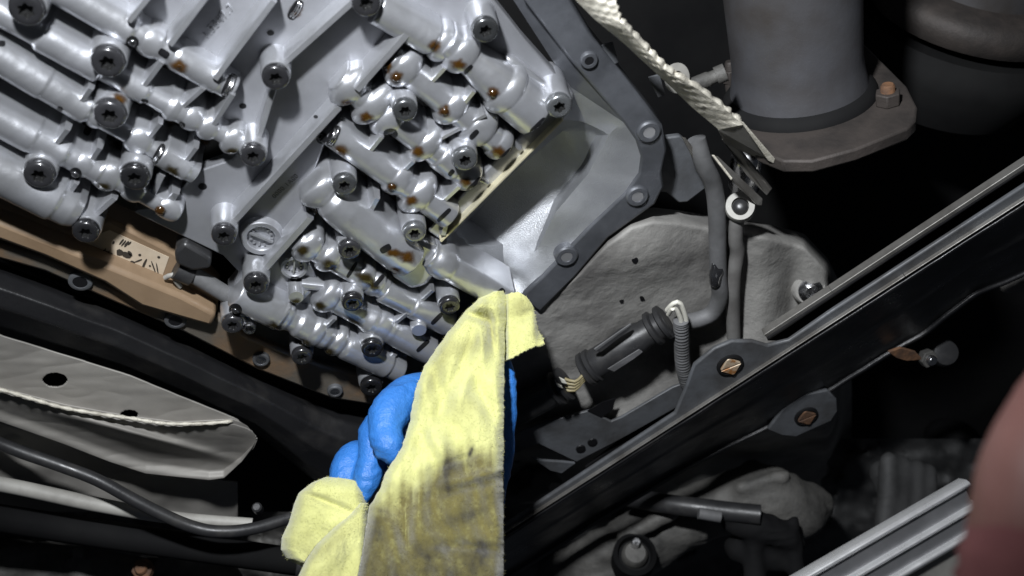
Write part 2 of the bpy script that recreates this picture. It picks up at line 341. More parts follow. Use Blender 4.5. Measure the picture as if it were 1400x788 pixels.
for a in [((486, 0), (390, 86), 5, .012), ((374, 122), (349, 204), 4.5, .011), ((557, 47), (488, 124), 5.5, .015), ((462, 149), (316, 308), 5.5, .012), ((424, 299), (356, 376), 5.5, .011),
          ((212, -14), (176, 30), 4.5, .016), ((288, -12), (232, 62), 5, .015), ((374, 2), (294, 109), 5, .015), ((318, 130), (292, 171), 4, .014, .010),
          ((124, 122), (103, 150), 4, .014, .010), ((221, 86), (191, 126), 4, .013, .009), ((278, 122), (246, 150), 3.5, .013, .009), ((92, 178), (70, 206), 4, .014, .010),
          ((136, 203), (121, 226), 4, .012, .008), ((268, 203), (249, 228), 3.5, .011, .008), ((104, 252), (92, 270), 3.5, .013, .009), ((219, 170), (200, 194), 3.5, .012, .008),
          ((156, 272), (122, 302), 4.5, .011), ((222, 240), (206, 272), 4, .008), ((240, 265), (226, 286), 5, .009, .006),
          ((608, 94), (582, 122), 3.5, .014, .009), ((648, 126), (624, 156), 3.5, .014, .009), ((664, 158), (592, 196), 3, .013, .009), ((522, 188), (494, 222), 3.5, .014, .008),
          ((565, 222), (544, 242), 3.5, .013, .008), ((628, 256), (600, 282), 3.5, .013, .008), ((516, 272), (502, 298), 4, .014, .010), ((592, 398), (574, 414), 3, .012, .008),
          ((557, 430), (532, 449), 3, .013, .008), ((458, 437), (437, 457), 3, .013, .009), ((420, 398), (384, 432), 6, .006), ((452, 396), (412, 392), 5, .006), ((540, 485), (520, 505), 4, .008),
          ((740, 138), (764, 160), 3, .006), ((686, 182), (712, 205), 3, .006), ((640, 238), (668, 252), 3, .005), ((612, 300), (606, 322), 4, .008)]:
    rib(*a)

# bolts: head and six-lobed socket share their meshes
def lathe_data(name, prof, n, m, lobes, capa, capb):
    vs = []; fs = []
    for k, (r, h) in enumerate(prof):
        for i in range(n):
            a = 2 * math.pi * i / n; rr = r * (1 + lobes[k] * math.cos(6 * a)); vs.append((rr * math.cos(a), rr * math.sin(a), -h))
    for k in range(len(prof) - 1):
        for i in range(n):
            j = (i + 1) % n; fs.append([k * n + i, (k + 1) * n + i, (k + 1) * n + j, k * n + j])
    if capa: fs.append(list(range(n)))
    if capb: fs.append([(len(prof) - 1) * n + i for i in range(n)][::-1])
    me = bpy.data.meshes.new(name); me.from_pydata(vs, [], fs); me.materials.append(m)
    me.polygons.foreach_set('use_smooth', [True] * len(fs)); me.update(); me.set_sharp_from_angle(angle=math.radians(48)); return me
def head_mesh(m): return lathe_data('bolt_head', [(0.55, -0.9), (0.9, -0.05), (1.0, 0.0), (1.03, 0.08), (1.03, 0.42), (0.99, 0.56), (0.90, 0.66), (0.78, 0.70), (0.60, 0.70), (0.44, 0.68)], 36, m, [0] * 9 + [.16], True, False)
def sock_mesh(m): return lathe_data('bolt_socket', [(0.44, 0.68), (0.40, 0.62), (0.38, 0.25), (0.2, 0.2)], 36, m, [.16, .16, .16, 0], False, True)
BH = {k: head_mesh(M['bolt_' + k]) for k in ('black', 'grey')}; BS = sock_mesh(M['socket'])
def put(name, me, loc, parent, scale=1, rotz=0):
    o = bpy.data.objects.new(name, me); COL.objects.link(o); o.parent = parent
    o.location = (Vector(loc) - WL[parent]) / (parent.scale[0] if parent.scale[0] else 1); o.scale = (scale,) * 3; o.rotation_euler = (0, 0, rotz); WL[o] = Vector(loc); return o
def vbolt(px, py, r, kind='black', seat=0.0155, boss=True, br=1.12, base=0.0):
    p = S(px, py, seat + 0.004); k = mpp(p); R = r * k * 0.97; p.z = ZP - seat
    if boss:
        b = lathe('bolt_boss', Vector((p.x, p.y, ZP)), DN, [(R * br * 1.12, -FL - .001), (R * br * 1.12, -0.001), (R * br * 1.1, 0.0012), (R * br * 1.05, 0.004), (R * br, seat - 0.0009), (R * br * 0.95, seat - 0.0001), (R * 0.6, seat)], M['cast'], VB, 32, 60)
        CAST.append(b)
    o = put('bolt', BH[kind], p, VB, R, random.random() * 6)
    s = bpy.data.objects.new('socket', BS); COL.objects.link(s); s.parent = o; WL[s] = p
BOLTS = [(36, 14, 24), (147, 86, 23), (150, 158, 22), (53, 240, 21), (184, 244, 20), (117, 319, 18), (377, 108, 19), (346, 215, 17.5), (306, 324, 17), (350, 391, 17), (501, 6, 20),
         (664, 43, 18.5, 'grey'), (554, 153, 17, 'grey'), (636, 220, 17.5, 'grey'), (471, 255, 16.5, 'grey'), (567, 320, 16, 'grey'), (478, 344, 15.5), (765, 147, 18, 'grey'), (482, 416, 15), (509, 479, 15), (615, 421, 14.5)]
for b in BOLTS: vbolt(*b)
for b in [(318, 446, 15), (413, 490, 14.5), (508, 531, 15.5)]: vbolt(*b, seat=0.010)

# plain bosses, dials, studs
def post(name, px, py, r, h, prof, m='cast'):
    p = S(px, py, h); k = mpp(p) * r; q = Vector((p.x, p.y, ZP))
    o = lathe(name, q, DN, [(a * k, b * h) for a, b in prof], M[m], VB, 32, 50); CAST.append(o); return o, p, k
post('blind_boss', 405, 407, 11, .011, [(1.4, -.1), (1.1, .1), (1, .9), (.9, 1)])
post('blind_boss', 573, 452, 11, .015, [(1.2, -.1), (1.05, .1), (1, .93), (.9, 1)])
post('blind_boss', 225, 283, 10, .008, [(1.5, -.1), (1.15, .3), (.9, .8), (.5, 1)])
post('hollow_stud', 341, 451, 9, .012, [(1.1, -.1), (1, .1), (1, .95), (.9, 1), (.6, 1), (.55, .3)], 'steel')
for (px, py, r, lett) in ((357, 327, 28, '30'), (402, 367, 19, '')):
    o, p, k = post('date_dial', px, py, r, .0045, [(1.12, -.1), (1.02, .1), (1, .85), (.95, 1), (.74, 1), (.69, .9), (.66, .25), (.3, .22)], 'plate')
    # raised pointer bar and ticks inside the dial
    z = ZP - 0.0016
    ang0 = math.radians(-22) if lett else math.radians(85)
    e1 = (S(px + 10, py + 10 * math.tan(-ang0), 0) - S(px, py, 0)).normalized() if lett else (S(px + 1, py - 10, 0) - S(px, py, 0)).normalized()
    e2 = DN.cross(e1); c = Vector((p.x, p.y, z))
    vs, fs = prism([c + e1 * a * k + e2 * b * k + DN * 0.0022 for a, b in ((-.62, -.05), (.62, -.05), (.62, .06), (-.62, .06))], UP * 0.003)
    obj('pointer', vs, fs, M['cast'], o, False)
    geo = []
    for i in range(12):
        a = math.radians(i * 30 + 15); u = e1 * math.cos(a) + e2 * math.sin(a); v = DN.cross(u)
        geo.append(prism([c + u * x * k + v * y * k + DN * 0.0010 for x, y in ((.44, -.04), (.58, -.04), (.58, .04), (.44, .04))], UP * 0.0016))
    V, Fc = join_geo(geo); obj('tick_ring', V, Fc, M['cast'], o, False)

# cast lettering
def text(name, body, px, py, h, dirpx, size_px, m, parent, ext=0.0003, nrm=DN, off=None, align='CENTER'):
    a = S(px, py, h); x = (S(px + dirpx[0], py + dirpx[1], h) - a).normalized(); y = nrm.cross(x)
    cu = bpy.data.curves.new(name, 'FONT'); cu.body = body; cu.size = size_px * mpp(a); cu.extrude = ext; cu.align_x = align; cu.align_y = 'CENTER'; cu.bevel_depth = 0; cu.offset = -0.0001; cu.space_character = 1.12; cu.resolution_u = 3
    t = bpy.data.objects.new(name, cu); t.data.materials.append(m)
    deps = bpy.context.evaluated_depsgraph_get(); COL.objects.link(t); bpy.context.view_layer.update()
    me = bpy.data.meshes.new_from_object(t.evaluated_get(bpy.context.evaluated_depsgraph_get())); bpy.data.objects.remove(t)
    o = bpy.data.objects.new(name, me); COL.objects.link(o)
    if not me.materials: me.materials.append(m)
    R3 = Matrix((x, y, nrm)).transposed().to_4x4()
    o.matrix_world = Matrix.Translation(a - (WL[parent] if parent else Vector())) @ R3
    if parent: o.parent = parent
    WL[o] = a; return o
text('cast_number', '1.5547.7', 298, 30, 0.0003, (35, -39), 16, M['cast'], VB, 0.0004)
text('engraved_code', '0000 1A00', 390, 255, 0.0002, (34, -31), 10, M['socket'], VB, 0.0001)

# separator-plate edge along the sump opening
def wall(name, pts, h0, h1, thick_px, m, parent):
    geo = []
    for (a, b) in zip(pts, pts[1:]):
        pa, pb = S(*a, h0), S(*b, h0); lat = (pb - pa).cross(UP).normalized() * thick_px * mpp(pa)
        geo.append(prism([pa, pb, pb + lat, pa + lat], UP * (h0 - h1)))
    V, Fc = join_geo(geo); return bevel(obj(name, V, Fc, m, parent, False), 0.0004)
wall('separator_edge', [(771, 165), (604, 332)], 0.007, -0.028, -4, M['gold'], VB)
wall('separator_edge', [(604, 332), (694, 397)], 0.004, -0.028, -5, M['slate'], VB)

# ---- surface look-up for oil, slots and holes
bpy.context.view_layer.update()
BV, BF = [], []
for o in CAST:
    c = WL[o]; b = len(BV)
    BV += [v.co + c for v in o.data.vertices]; BF += [[i + b for i in p.vertices] for p in o.data.polygons]
TREE = BVHTree.FromPolygons(BV, BF)
def hit(px, py):
    d = ray(px, py).normalized(); l, n, i, t = TREE.ray_cast(CAM, d)
    if l is None: return None, None, None
    if n.dot(d) > 0: n = -n
    return l, n, t
def patch(name, px, py, rx, ry, ang, material, lift=0.0002, dome=0.0, power=2.0, parent=None, wob=0.12, rings=5, n=22):
    """a thin film that follows the casting surface"""
    ca, sa = math.cos(math.radians(ang)), math.sin(math.radians(ang)); sd = random.random() * 9
    l0, n0, t0 = hit(px, py)
    if l0 is None: return
    vs = []; cov = []; ok = []
    def add(u, v, q):
        X = px + u * ca - v * sa; Y = py + u * sa + v * ca
        l, nn, t = hit(X, Y)
        good = l is not None and abs(t - t0) < 0.012
        if not good: l, nn = l0, n0
        vs.append(l + nn * (lift + dome * max(0, 1 - q * q) ** 0.5)); cov.append(1 - q); ok.append(good)
    add(0, 0, 0)
    for k in range(1, rings + 1):
        q = k / rings
        for i in range(n):
            a = 2 * math.pi * i / n; wv = 1 + wob * noise.noise(Vector((math.cos(a) * 1.5 + sd, math.sin(a) * 1.5, sd)))
            cx_, sx_ = math.cos(a), math.sin(a)
            f = (abs(cx_) ** power + abs(sx_) ** power) ** (-1 / power)
            add(rx * q * wv * f * cx_, ry * q * wv * f * sx_, q)
    fs = [[0, 1 + i, 1 + (i + 1) % n] for i in range(n)]
    for k in range(rings - 1):
        for i in range(n):
            j = (i + 1) % n; fs.append([1 + k * n + i, 1 + (k + 1) * n + i, 1 + (k + 1) * n + j, 1 + k * n + j])
    fs = [f for f in fs if all(ok[i] for i in f)]
    if len(fs) < 8: return
    return obj(name, vs, fs, M[material], parent or VB, True, {'cover': cov})
SLOTS = [(224, 73, 8, 5, 32), (81, 151, 6, 4, -62), (120, 178, 8, 5, -66), (247, 173, 7, 5, -58), (198, 138, 5, 2.5, 15), (640, 95, 8, 3, -46), (648, 184, 8, 3.5, -46), (617, 236, 5, 3, -50), (527, 340, 8, 4.5, -30),
         (735, 171, 14, 3, -44), (690, 212, 13, 3, -45), (648, 252, 13, 3, -44), (607, 294, 12, 3, -44), (518, 384, 10, 3, -50), (597, 436, 10, 3, -45), (578, 473, 11, 3, -42), (481, 369, 12, 2.5, -58), (2, 60, 5, 4, 0), (404, 382, 7, 3.5, 5), (685, 399, 5, 4, -40)]
for s in SLOTS: patch('slot', *s, 'hole', 0.00025, 0, 4.0, wob=0.03)  # slots are black patches on the surface, their shade is painted
for (x, y, r) in [(277, 255, 6), (370, 45, 5), (332, 145, 5), (534, 183, 10), (432, 160, 3)]: patch('drilled_hole', x, y, r, r * 0.75, 0, 'hole', 0.0002, wob=0.02)
for (x, y, r) in [(103, 238, 9), (181, 58, 9), (440, 189, 8), (322, 424, 9)]:
    patch('ball_seat', x, y, r, r, 0, 'hole', 0.0002, wob=0.02)
    l, n, _ = hit(x, y); k = mpp(l) * r * 0.72
    lathe('check_ball', l, n, [(0.01 * k, -k)] + [(k * math.cos(a), k * math.sin(a) * 0.75) for a in [math.radians(d) for d in (-40, 0, 30, 55, 75, 88)]], M['bolt_black'], VB, 20, 80)
def spring(px, py, ln, wd, ang):
    patch('spring_port', px, py, ln, wd, ang, 'hole', 0.0003, 0, 3.0, wob=0.03)
    geo = []; ca, sa = math.cos(math.radians(ang)), math.sin(math.radians(ang))
    for k in range(2):
        pts = []
        for i in range(7):
            u = (-0.8 + 1.6 * i / 6) * ln; v = (-0.25 + 0.5 * k) * wd + 0.35 * wd * math.sin(i / 6 * math.pi)
            l, n, t = hit(px + u * ca - v * sa, py + u * sa + v * ca)
            if l is not None: pts.append(l + n * 0.0004)
        if len(pts) > 3: geo.append(tube_geo(pts, 0.0007, 8))
    if geo: V, Fc = join_geo(geo); obj('return_spring', V, Fc, M['steel'], VB)
for s in [(313, 117, 17, 6.5, -64), (456, 186, 15, 6, -64), (217, 211, 15, 5.5, -62), (404, 13, 15, 7, -58)]: spring(*s)
OILS = [(245, 91, 15, 10, 25, 'oil'), (160, 199, 13, 9, 15, 'oildark'), (237, 167, 13, 7, 20, 'oil'), (281, 193, 11, 7, 15, 'oil'), (318, 208, 11, 7, 10, 'oildark'), (236, 235, 13, 9, 20, 'oildark'), (142, 257, 14, 8, 15, 'oildark'),
        (163, 136, 12, 8, 30, 'oil'), (595, 63, 11, 9, 0, 'oil'), (627, 88, 12, 9, 0, 'oil'), (529, 92, 8, 12, 20, 'oil'), (542, 106, 11, 10, 0, 'oil'), (674, 127, 11, 10, 0, 'oil'), (608, 152, 11, 10, 0, 'oil'),
        (474, 143, 11, 9, 0, 'oil'), (501, 160, 11, 9, 0, 'oil'), (466, 207, 15, 10, 30, 'oil'), (571, 207, 12, 8, 20, 'oil'), (681, 208, 13, 10, 10, 'oil'), (536, 256, 11, 8, 0, 'oildark'), (563, 274, 11, 8, 0, 'oil'),
        (637, 249, 11, 8, 0, 'oil'), (428, 286, 10, 9, 0, 'oildark'), (557, 352, 14, 10, 10, 'oil'), (538, 346, 16, 7, 10, 'oil'), (540, 371, 10, 7, 0, 'oil'), (414, 343, 11, 8, 0, 'oildark'), (450, 363, 15, 9, 25, 'oildark'),
        (500, 381, 20, 9, 30, 'oildark'), (511, 392, 10, 6, 30, 'oildark'), (483, 442, 15, 8, 25, 'oildark'), (438, 418, 10, 7, 0, 'oildark'), (404, 413, 10, 6, 0, 'oildark'), (376, 448, 16, 8, 25, 'oildark'), (416, 470, 18, 7, 25, 'oildark'), (448, 482, 16, 7, 20, 'oildark'), (219, 288, 9, 8, 0, 'oildark'), (404, 16, 12, 9, -40, 'oil'), (377, 114, 9, 8, 0, 'oildark')]
for x, y, rx, ry, a, m in OILS:
    patch('oil_stain', x, y, rx * 1.15, ry * 1.2, a, m, 0.00018, 0.0, 2.0, wob=0.35, rings=6)
for x, y, r in [(542, 107, 6), (674, 128, 6.5), (608, 153, 6), (536, 256, 6), (428, 287, 7), (219, 288, 7), (245, 91, 4), (404, 18, 5)]:
    l, n, _ = hit(x, y)
    if l is None: continue
    k = mpp(l) * r
    lathe('oil_drop', l, (n + DN * 0.8), [(k, -0.3 * k)] + [(k * math.cos(a), k * 0.62 * math.sin(a)) for a in [math.radians(d) for d in (0, 25, 50, 70, 86)]], M['oildrop'] if 'oildrop' in M else M.setdefault('oildrop', mat('brown_oil_drop', (0.03, 0.013, 0.003), 0.06, 0, coat=0.6)), VB, 20, 85)

# ================================================================== GEARBOX CASE (pan rail, sump recess, rough bell casting)
GB = thing('gearbox_case', 'grey gearbox housing with dark drilled pan rail, silver sump recess and rough bell casting', 'gearbox', S(850, 300, -0.03))
RAIL_IN = [(716, -40), (716, 0), (780, 84), (851, 167), (869, 193), (876, 215), (873, 238), (854, 265), (809, 307), (741, 379), (711, 407)]
RAIL_OUT = [(738, 428), (786, 380), (832, 326), (868, 300), (896, 280), (908, 256), (905, 236), (912, 205), (906, 172), (872, 128), (812, 52), (782, 0), (770, -40)]
slab('pan_rail', RAIL_IN + RAIL_OUT, 0.0, 0.016, M['slate'], GB, 0.0015)
HOLES = [(888, 182, 12), (872, 270, 11.5), (775, 352, 11.5), (806, 84, 9)]
for (x, y, r) in HOLES:
    p = S(x, y, 0.002); k = mpp(p) * r
    o = lathe('bolt_hole', Vector((p.x, p.y, ZP)), DN, [(k * 1.45, -.003), (k * 1.4, .0012), (k * 1.2, .002), (k * .75, .002), (k * .68, .001)], M['slate'], GB, 28, 40)
    lathe('threaded_insert', Vector((p.x, p.y, ZP)), DN, [(k * .70, .0016), (k * .66, .0012), (k * .56, -.001), (k * .2, -.002)], M['insert'] if r > 10 else M['hole'], o, 24, 60)
def Rv(x, y, h): return S(x, y, h)
rp = {'A': (604, 331, -.002), 'B': (770, 164, -.002), 'T0': (676, -40, -.010), 'T1': (716, -40, -.001), 'T2': (778, 118, -.010), 'T3': (852, 167, -.001), 'T4': (800, 168, -.016),
      'J': (688, 337, -.020), 'K': (760, 272, -.024), 'L': (796, 228, -.024), 'Mx': (816, 184, -.018),
      'Q': (694, 383, -.012), 'R': (728, 350, -.008), 'U': (757, 292, -.007), 'V': (802, 238, -.007), 'W': (832, 184, -.005),
      'E1': (870, 193, -.001), 'E2': (877, 215, -.001), 'E3': (874, 239, -.001), 'E4': (855, 266, -.001), 'E5': (810, 308, -.001), 'E6': (742, 380, -.001), 'E7': (710, 409, -.001),
      'D0': (640, 300, -.032), 'D1': (700, 235, -.034), 'D2': (768, 178, -.030)}
keys = list(rp); idx = {k: i for i, k in enumerate(keys)}
fcs = ['A D0 J', 'D0 D1 K J', 'D1 D2 L K', 'D2 T4 Mx L', 'J K U R Q', 'K L V U', 'L Mx W V', 'Mx T4 T3 W', 'W T3 E1 E2', 'V W E2 E3 E4', 'U V E4 E5', 'R U E5 E6', 'Q R E6 E7', 'A J Q', 'T2 T3 T4', 'T0 T1 T3 T2', 'A B D2 D1 D0', 'B T2 T4 D2', 'A Q E7']
bvl = ['T0 T1 T3 T2']; fcs = [f for f in fcs if f not in bvl]
bk = ['T0', 'T1', 'T3', 'T2']; obj('rail_bevel', [Rv(*rp[k]) for k in bk], [[bk.index(k) for k in f.split()][::-1] for f in bvl], M['slate'], GB, False)
bm = bmesh.new(); bv = [bm.verts.new(Rv(*rp[k])) for k in keys]
for f in fcs:
    try: bm.faces.new([bv[idx[k]] for k in f.split()])
    except ValueError: pass
bmesh.ops.delete(bm, geom=[v for v in bm.verts if not v.link_faces], context='VERTS')
bmesh.ops.recalc_face_normals(bm, faces=bm.faces)
bmesh.ops.triangulate(bm, faces=bm.faces)
bmesh.ops.subdivide_edges(bm, edges=bm.edges, cuts=3, use_grid_fill=True, smooth=0)
for it in range(1): bmesh.ops.smooth_vert(bm, verts=[v for v in bm.verts if not v.is_boundary], factor=0.4, use_axis_x=True, use_axis_y=True, use_axis_z=True)
rec = obj_bm('sump_recess', bm, M['recess'], GB, True, 24)

# bell casting behind the rail
top = [(690, 420), (735, 400), (780, 372), (830, 320), (862, 298), (893, 290), (930, 294), (962, 300), (1000, 304), (1050, 312), (1100, 326), (1132, 360), (1165, 430)]
def case_fn(u, v):
    x = 690 + 475 * u; ty = lerp_list(top, x) - 6; vv = v ** 1.3
    y = ty + (690 - ty) * vv
    edge = (1 - min(1, (y - ty) / 22)) ** 2
    h = -0.006 - 0.045 * edge - .09 * smooth01(1128, 1165, x) - .06 * smooth01(570, 640, y)
    h += 0.008 * math.exp(-((x - 880) / 70) ** 2 - ((y - 350) / 60) ** 2) - 0.010 * math.exp(-((x - 1085) / 16) ** 2 - ((y - 420) / 60) ** 2) + .006 * math.exp(-((x - 1040) / 26) ** 2)
    h += .004 * math.sin((x * .55 + y) * .018)
    p = S(x, y, h); return p + DN * (0.0016 * fbm(p, 22, 3) + 0.0003 * fbm(p, 200, 3))
vs, fs = grid(150, 100, case_fn); obj('bell_casting', vs, fs, M['case'], GB)
BELL = bpy.data.objects['bell_casting']; BT = BVHTree.FromPolygons([v.co + WL[BELL] for v in BELL.data.vertices], [list(p.vertices) for p in BELL.data.polygons])
TREE, TREE0 = BT, TREE
for (x, y, r) in [(868, 356, 4), (878, 408, 3.5), (850, 412, 3)]: patch('pit', x, y, r, r * .9, 20, 'hole', .0003, parent=GB, wob=.4)
TREE = TREE0
# left pan rail: oil brown, with orange reflected light put into the colour
slab('pan_rail', [(-60, 318), (60, 352), (150, 392), (240, 428), (300, 436), (340, 462), (440, 500), (524, 520), (516, 556), (452, 546), (350, 506), (250, 455), (150, 412), (60, 372), (-60, 338)], -0.007, 0.014, M['orangerail'], GB, 0.002)['label'] = 'brown oily side of the pan rail with orange reflected light in its colour'
for (x, y, r) in [(357, 491, 11), (458, 534, 10), (110, 384, 15), (240, 437, 14)]:
    p = S(x, y, -0.006); k = mpp(p) * r
    o = lathe('bolt_hole', Vector((p.x, p.y, ZP + .006)), DN, [(k * 1.1, -.004), (k * 1.05, .001), (k * .9, .0016), (k * .66, .0016), (k * .6, .0005)], M['greypaint'], GB, 28, 40)
    lathe('threaded_insert', Vector((p.x, p.y, ZP + .006)), DN, [(k * .64, .0013), (k * .55, .0002), (k * .3, -.004)], M['steel'] if y > 450 and r < 12 else M['hole'], o, 22, 60)

# ================================================================== TAN CONTROL MODULE
TM = thing('control_module', 'tan plastic control module with a printed cream sticker beside the valve body', 'control module', S(150, 360, -0.01))
slab('housing', [(-60, 262), (10, 284), (96, 318), (150, 300), (240, 346), (268, 372), (300, 404), (296, 432), (249, 410), (0, 306), (-60, 284)], -0.010, 0.02, M['tan'], TM, 0.002)
slab('front_band', [(-60, 282), (0, 304), (120, 352), (249, 405), (296, 430), (290, 448), (240, 434), (192, 420), (142, 388), (60, 352), (0, 330), (-60, 310)], 0.001, 0.02, M['tan'], TM, 0.0025)
st = slab('sticker', [(98, 334), (150, 315), (231, 352), (219, 386), (186, 376), (120, 346)], -0.0097, 0.0004, M['label'], TM, 0)
rnd = random.Random(3)
def mark(poly): 
    vs, fs = prism([S(x, y, -0.0094) for x, y in poly], UP * 0.0002); return vs, fs
geo = []
def mk(cx, cy, rx, ry, a=25, n=9, jag=0.3):
    ca, sa = math.cos(math.radians(a)), math.sin(math.radians(a)); pl = []
    for i in range(n):
        t = 2 * math.pi * i / n; q = 1 + jag * (rnd.random() - .5); u, v = rx * q * math.cos(t), ry * q * math.sin(t); pl.append((cx + u * ca - v * sa, cy + u * sa + v * ca))
    geo.append(mark(pl))
for a in [(155, 332, 2.5, 1.5, -50), (166, 331, 5, 1.2, -50), (169, 333, 5, 1.2, -50), (173, 334, 5, 1.6, -50), (177, 333, 3, 1.4, -40), (146, 345, 6, 1.2, 25), (143, 343, 3.5, 1, -60), (148, 346, 3.5, 1, -60), (152, 349, 3, 1.2, -60),
          (158, 354, 5, 2, 20), (164, 346, 5, 4.5, 20), (173, 349, 7, 4, 20), (178, 347, 5, 2, 50), (191, 349, 2, 1.6, 0), (181, 360, 4, 3, 20), (189, 357, 6, 1, -20), (217, 352, 2.2, 1.6, 0), (197, 362, 9, 1.6, -66), (192, 369, 5, 1.8, -10),
          (199, 374, 4, 1.2, -70), (204, 373, 3, 1.4, -20), (210, 366, 9, 1, 70), (215, 368, 9, .9, 80), (212, 376, 5, 1.6, 30), (184, 372, 5, 1, 20), (205, 364, 1.5, 1.2, 0)]: mk(*a)
V, Fc = join_geo(geo); obj('sticker_print', V, Fc, M['ink'], st, False)

PLUG = thing('sensor_plug', 'black moulded plug with round cable tail between tan module and valve body', 'plug', S(262, 358, 0.0))
slab('plug_body', [(238, 345), (252, 332), (290, 354), (288, 368), (262, 372), (240, 362)], 0.004, 0.016, M['blackplastic'], PLUG, 0.002)
tube('cable_tail', [P(258, 372, depth(S(258, 372, -.004))), S(285, 388, -.004), S(312, 404, -.004), S(335, 414, -.004)], 0.0047, M['rubber'], PLUG)
tube('collar', [S(240, 368, -.003), S(262, 378, -.003)], 0.0055, M['blackplastic'], PLUG)
tube('clip', [S(226, 380, -.004), S(236, 376, -.002), S(240, 384, -.002), S(246, 392, -.004)], 0.0014, M['white'], PLUG, 8)

# dark cavity floor above everything
def HD(px, py, h): return depth(S(px, py, h))

# ================================================================== UNDERBODY (setting)
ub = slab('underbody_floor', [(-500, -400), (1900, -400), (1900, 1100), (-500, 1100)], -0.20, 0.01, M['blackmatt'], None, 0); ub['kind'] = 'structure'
GBd = slab('dark_cavity_floor', [(-60, 200), (330, 330), (560, 520), (540, 560), (240, 450), (-60, 330)], -0.034, 0.004, M['blackmatt'], GB, 0)  # matt black sheet, the shade of the cavity put into its colour

def dim_fn(x0, x1, y0, y1, h0, sd):
    def f(u, v):
        x = x0 + (x1 - x0) * u; y = y0 + (y1 - y0) * v
        return S(x, y, h0 + .012 * fbm((x * .012, y * .016, sd), 1, 4) + .008 * abs(fbm((x * .02, y * .02, sd + 5), 1, 3)) - .004 * math.floor(2 * noise.noise(Vector((x * .015, y * .01, sd + 9)))))
    return f
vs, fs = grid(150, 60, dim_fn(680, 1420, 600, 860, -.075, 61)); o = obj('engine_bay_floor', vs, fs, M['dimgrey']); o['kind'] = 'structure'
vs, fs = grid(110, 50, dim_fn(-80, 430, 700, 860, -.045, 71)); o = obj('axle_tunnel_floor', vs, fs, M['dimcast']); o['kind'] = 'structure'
# ================================================================== CLOTH AND GLOVED HAND
def chain_geo(pts, n=18, step=0.004):
    """tapered limb with round ends; pts = (px, py, depth, radius in px)"""
    P3 = [P(a, b, c) for a, b, c, r in pts]; R = [r * c / F for a, b, c, r in pts]
    path = []; rad = []
    for i in range(len(P3) - 1):
        p0, p1, p2, p3 = P3[max(i - 1, 0)], P3[i], P3[i + 1], P3[min(i + 2, len(P3) - 1)]
        m = max(3, int((p2 - p1).length / step))
        for k in range(m):
            t = k / m
            path.append(0.5 * ((2 * p1) + (p2 - p0) * t + (2 * p0 - 5 * p1 + 4 * p2 - p3) * t * t + (3 * p1 - p0 - 3 * p2 + p3) * t ** 3))
            tt = t * t * (3 - 2 * t); rad.append(R[i] + (R[i + 1] - R[i]) * tt)
    path.append(P3[-1]); rad.append(R[-1])
    d0 = (path[0] - path[1]).normalized(); d1 = (path[-1] - path[-2]).normalized()
    pre = [(path[0] + d0 * rad[0] * math.sin(a), rad[0] * math.cos(a)) for a in [math.radians(x) for x in (85, 65, 42, 20)]]
    post_ = [(path[-1] + d1 * rad[-1] * math.sin(a), rad[-1] * math.cos(a)) for a in [math.radians(x) for x in (20, 42, 65, 85)]]
    path = [a for a, _ in pre] + path + [a for a, _ in post_]; rad = [b for _, b in pre] + rad + [b for _, b in post_]
    mN = len(path) - 1
    return tube_geo(path, lambda t: rad[min(mN, int(round(t * mN)))], n)
def fused(name, chains, voxel, m, parent=None, smooth_it=6, wr=0.0):
    V, Fc = join_geo([chain_geo(c) for c in chains])
    me = bpy.data.meshes.new(name); me.from_pydata([tuple(v) for v in V], [], Fc)
    o = bpy.data.objects.new(name, me); COL.objects.link(o)
    r = o.modifiers.new('r', 'REMESH'); r.mode = 'VOXEL'; r.voxel_size = voxel
    s = o.modifiers.new('s', 'SMOOTH'); s.iterations = smooth_it; s.factor = 0.5
    bpy.context.view_layer.update()
    me2 = bpy.data.meshes.new_from_object(o.evaluated_get(bpy.context.evaluated_depsgraph_get()))
    vs = [v.co.copy() for v in me2.vertices]; ns = [v.normal.copy() for v in me2.vertices]; fs = [list(p.vertices) for p in me2.polygons]
    bpy.data.objects.remove(o)
    if wr: vs = [v + n * wr * (fbm(v, 70, 3) + 1.1 * math.sin(v.dot(yc_w) * 1100 + 3 * fbm(v, 60))* max(0, fbm(v, 40))) for v, n in zip(vs, ns)]
    return obj(name, vs, fs, m, parent)
hand = fused('gloved_hand', [
    [(640, 545, .612, 30), (575, 538, .598, 30), (535, 562, .580, 29), (527, 592, .571, 24), (533, 612, .566, 23), (537, 620, .565, 17)],          # middle finger, curled over the cloth
    [(630, 590, .612, 28), (560, 575, .602, 26), (518, 588, .592, 26), (508, 628, .583, 20), (502, 655, .579, 20), (497, 674, .577, 14), (495, 686, .577, 8)],   # ring finger
    [(620, 640, .612, 28), (545, 630, .606, 27), (492, 628, .600, 27), (477, 642, .594, 26), (472, 653, .590, 22)],          # little finger
    [(660, 590, .615, 30), (672, 500, .622, 24), (690, 432, .626, 20)],                                                      # forefinger pushed up into the corner of the case
    [(650, 720, .600, 30), (682, 640, .604, 18), (693, 575, .606, 14), (694, 520, .608, 12), (691, 494, .609, 9)],           # thumb along the right edge of the cloth
    [(640, 560, .622, 40), (625, 640, .618, 50), (610, 720, .605, 48), (598, 800, .585, 44), (590, 900, .55, 48), (580, 1000, .52, 52)],
    [(660, 600, .625, 38), (645, 690, .615, 44), (620, 760, .600, 42)],
], 0.0017, M['glove'], None, 4, 0.0008)
tag(hand, 'hand in a bright blue nitrile glove pushing a yellow cloth up at the gearbox', 'hand')

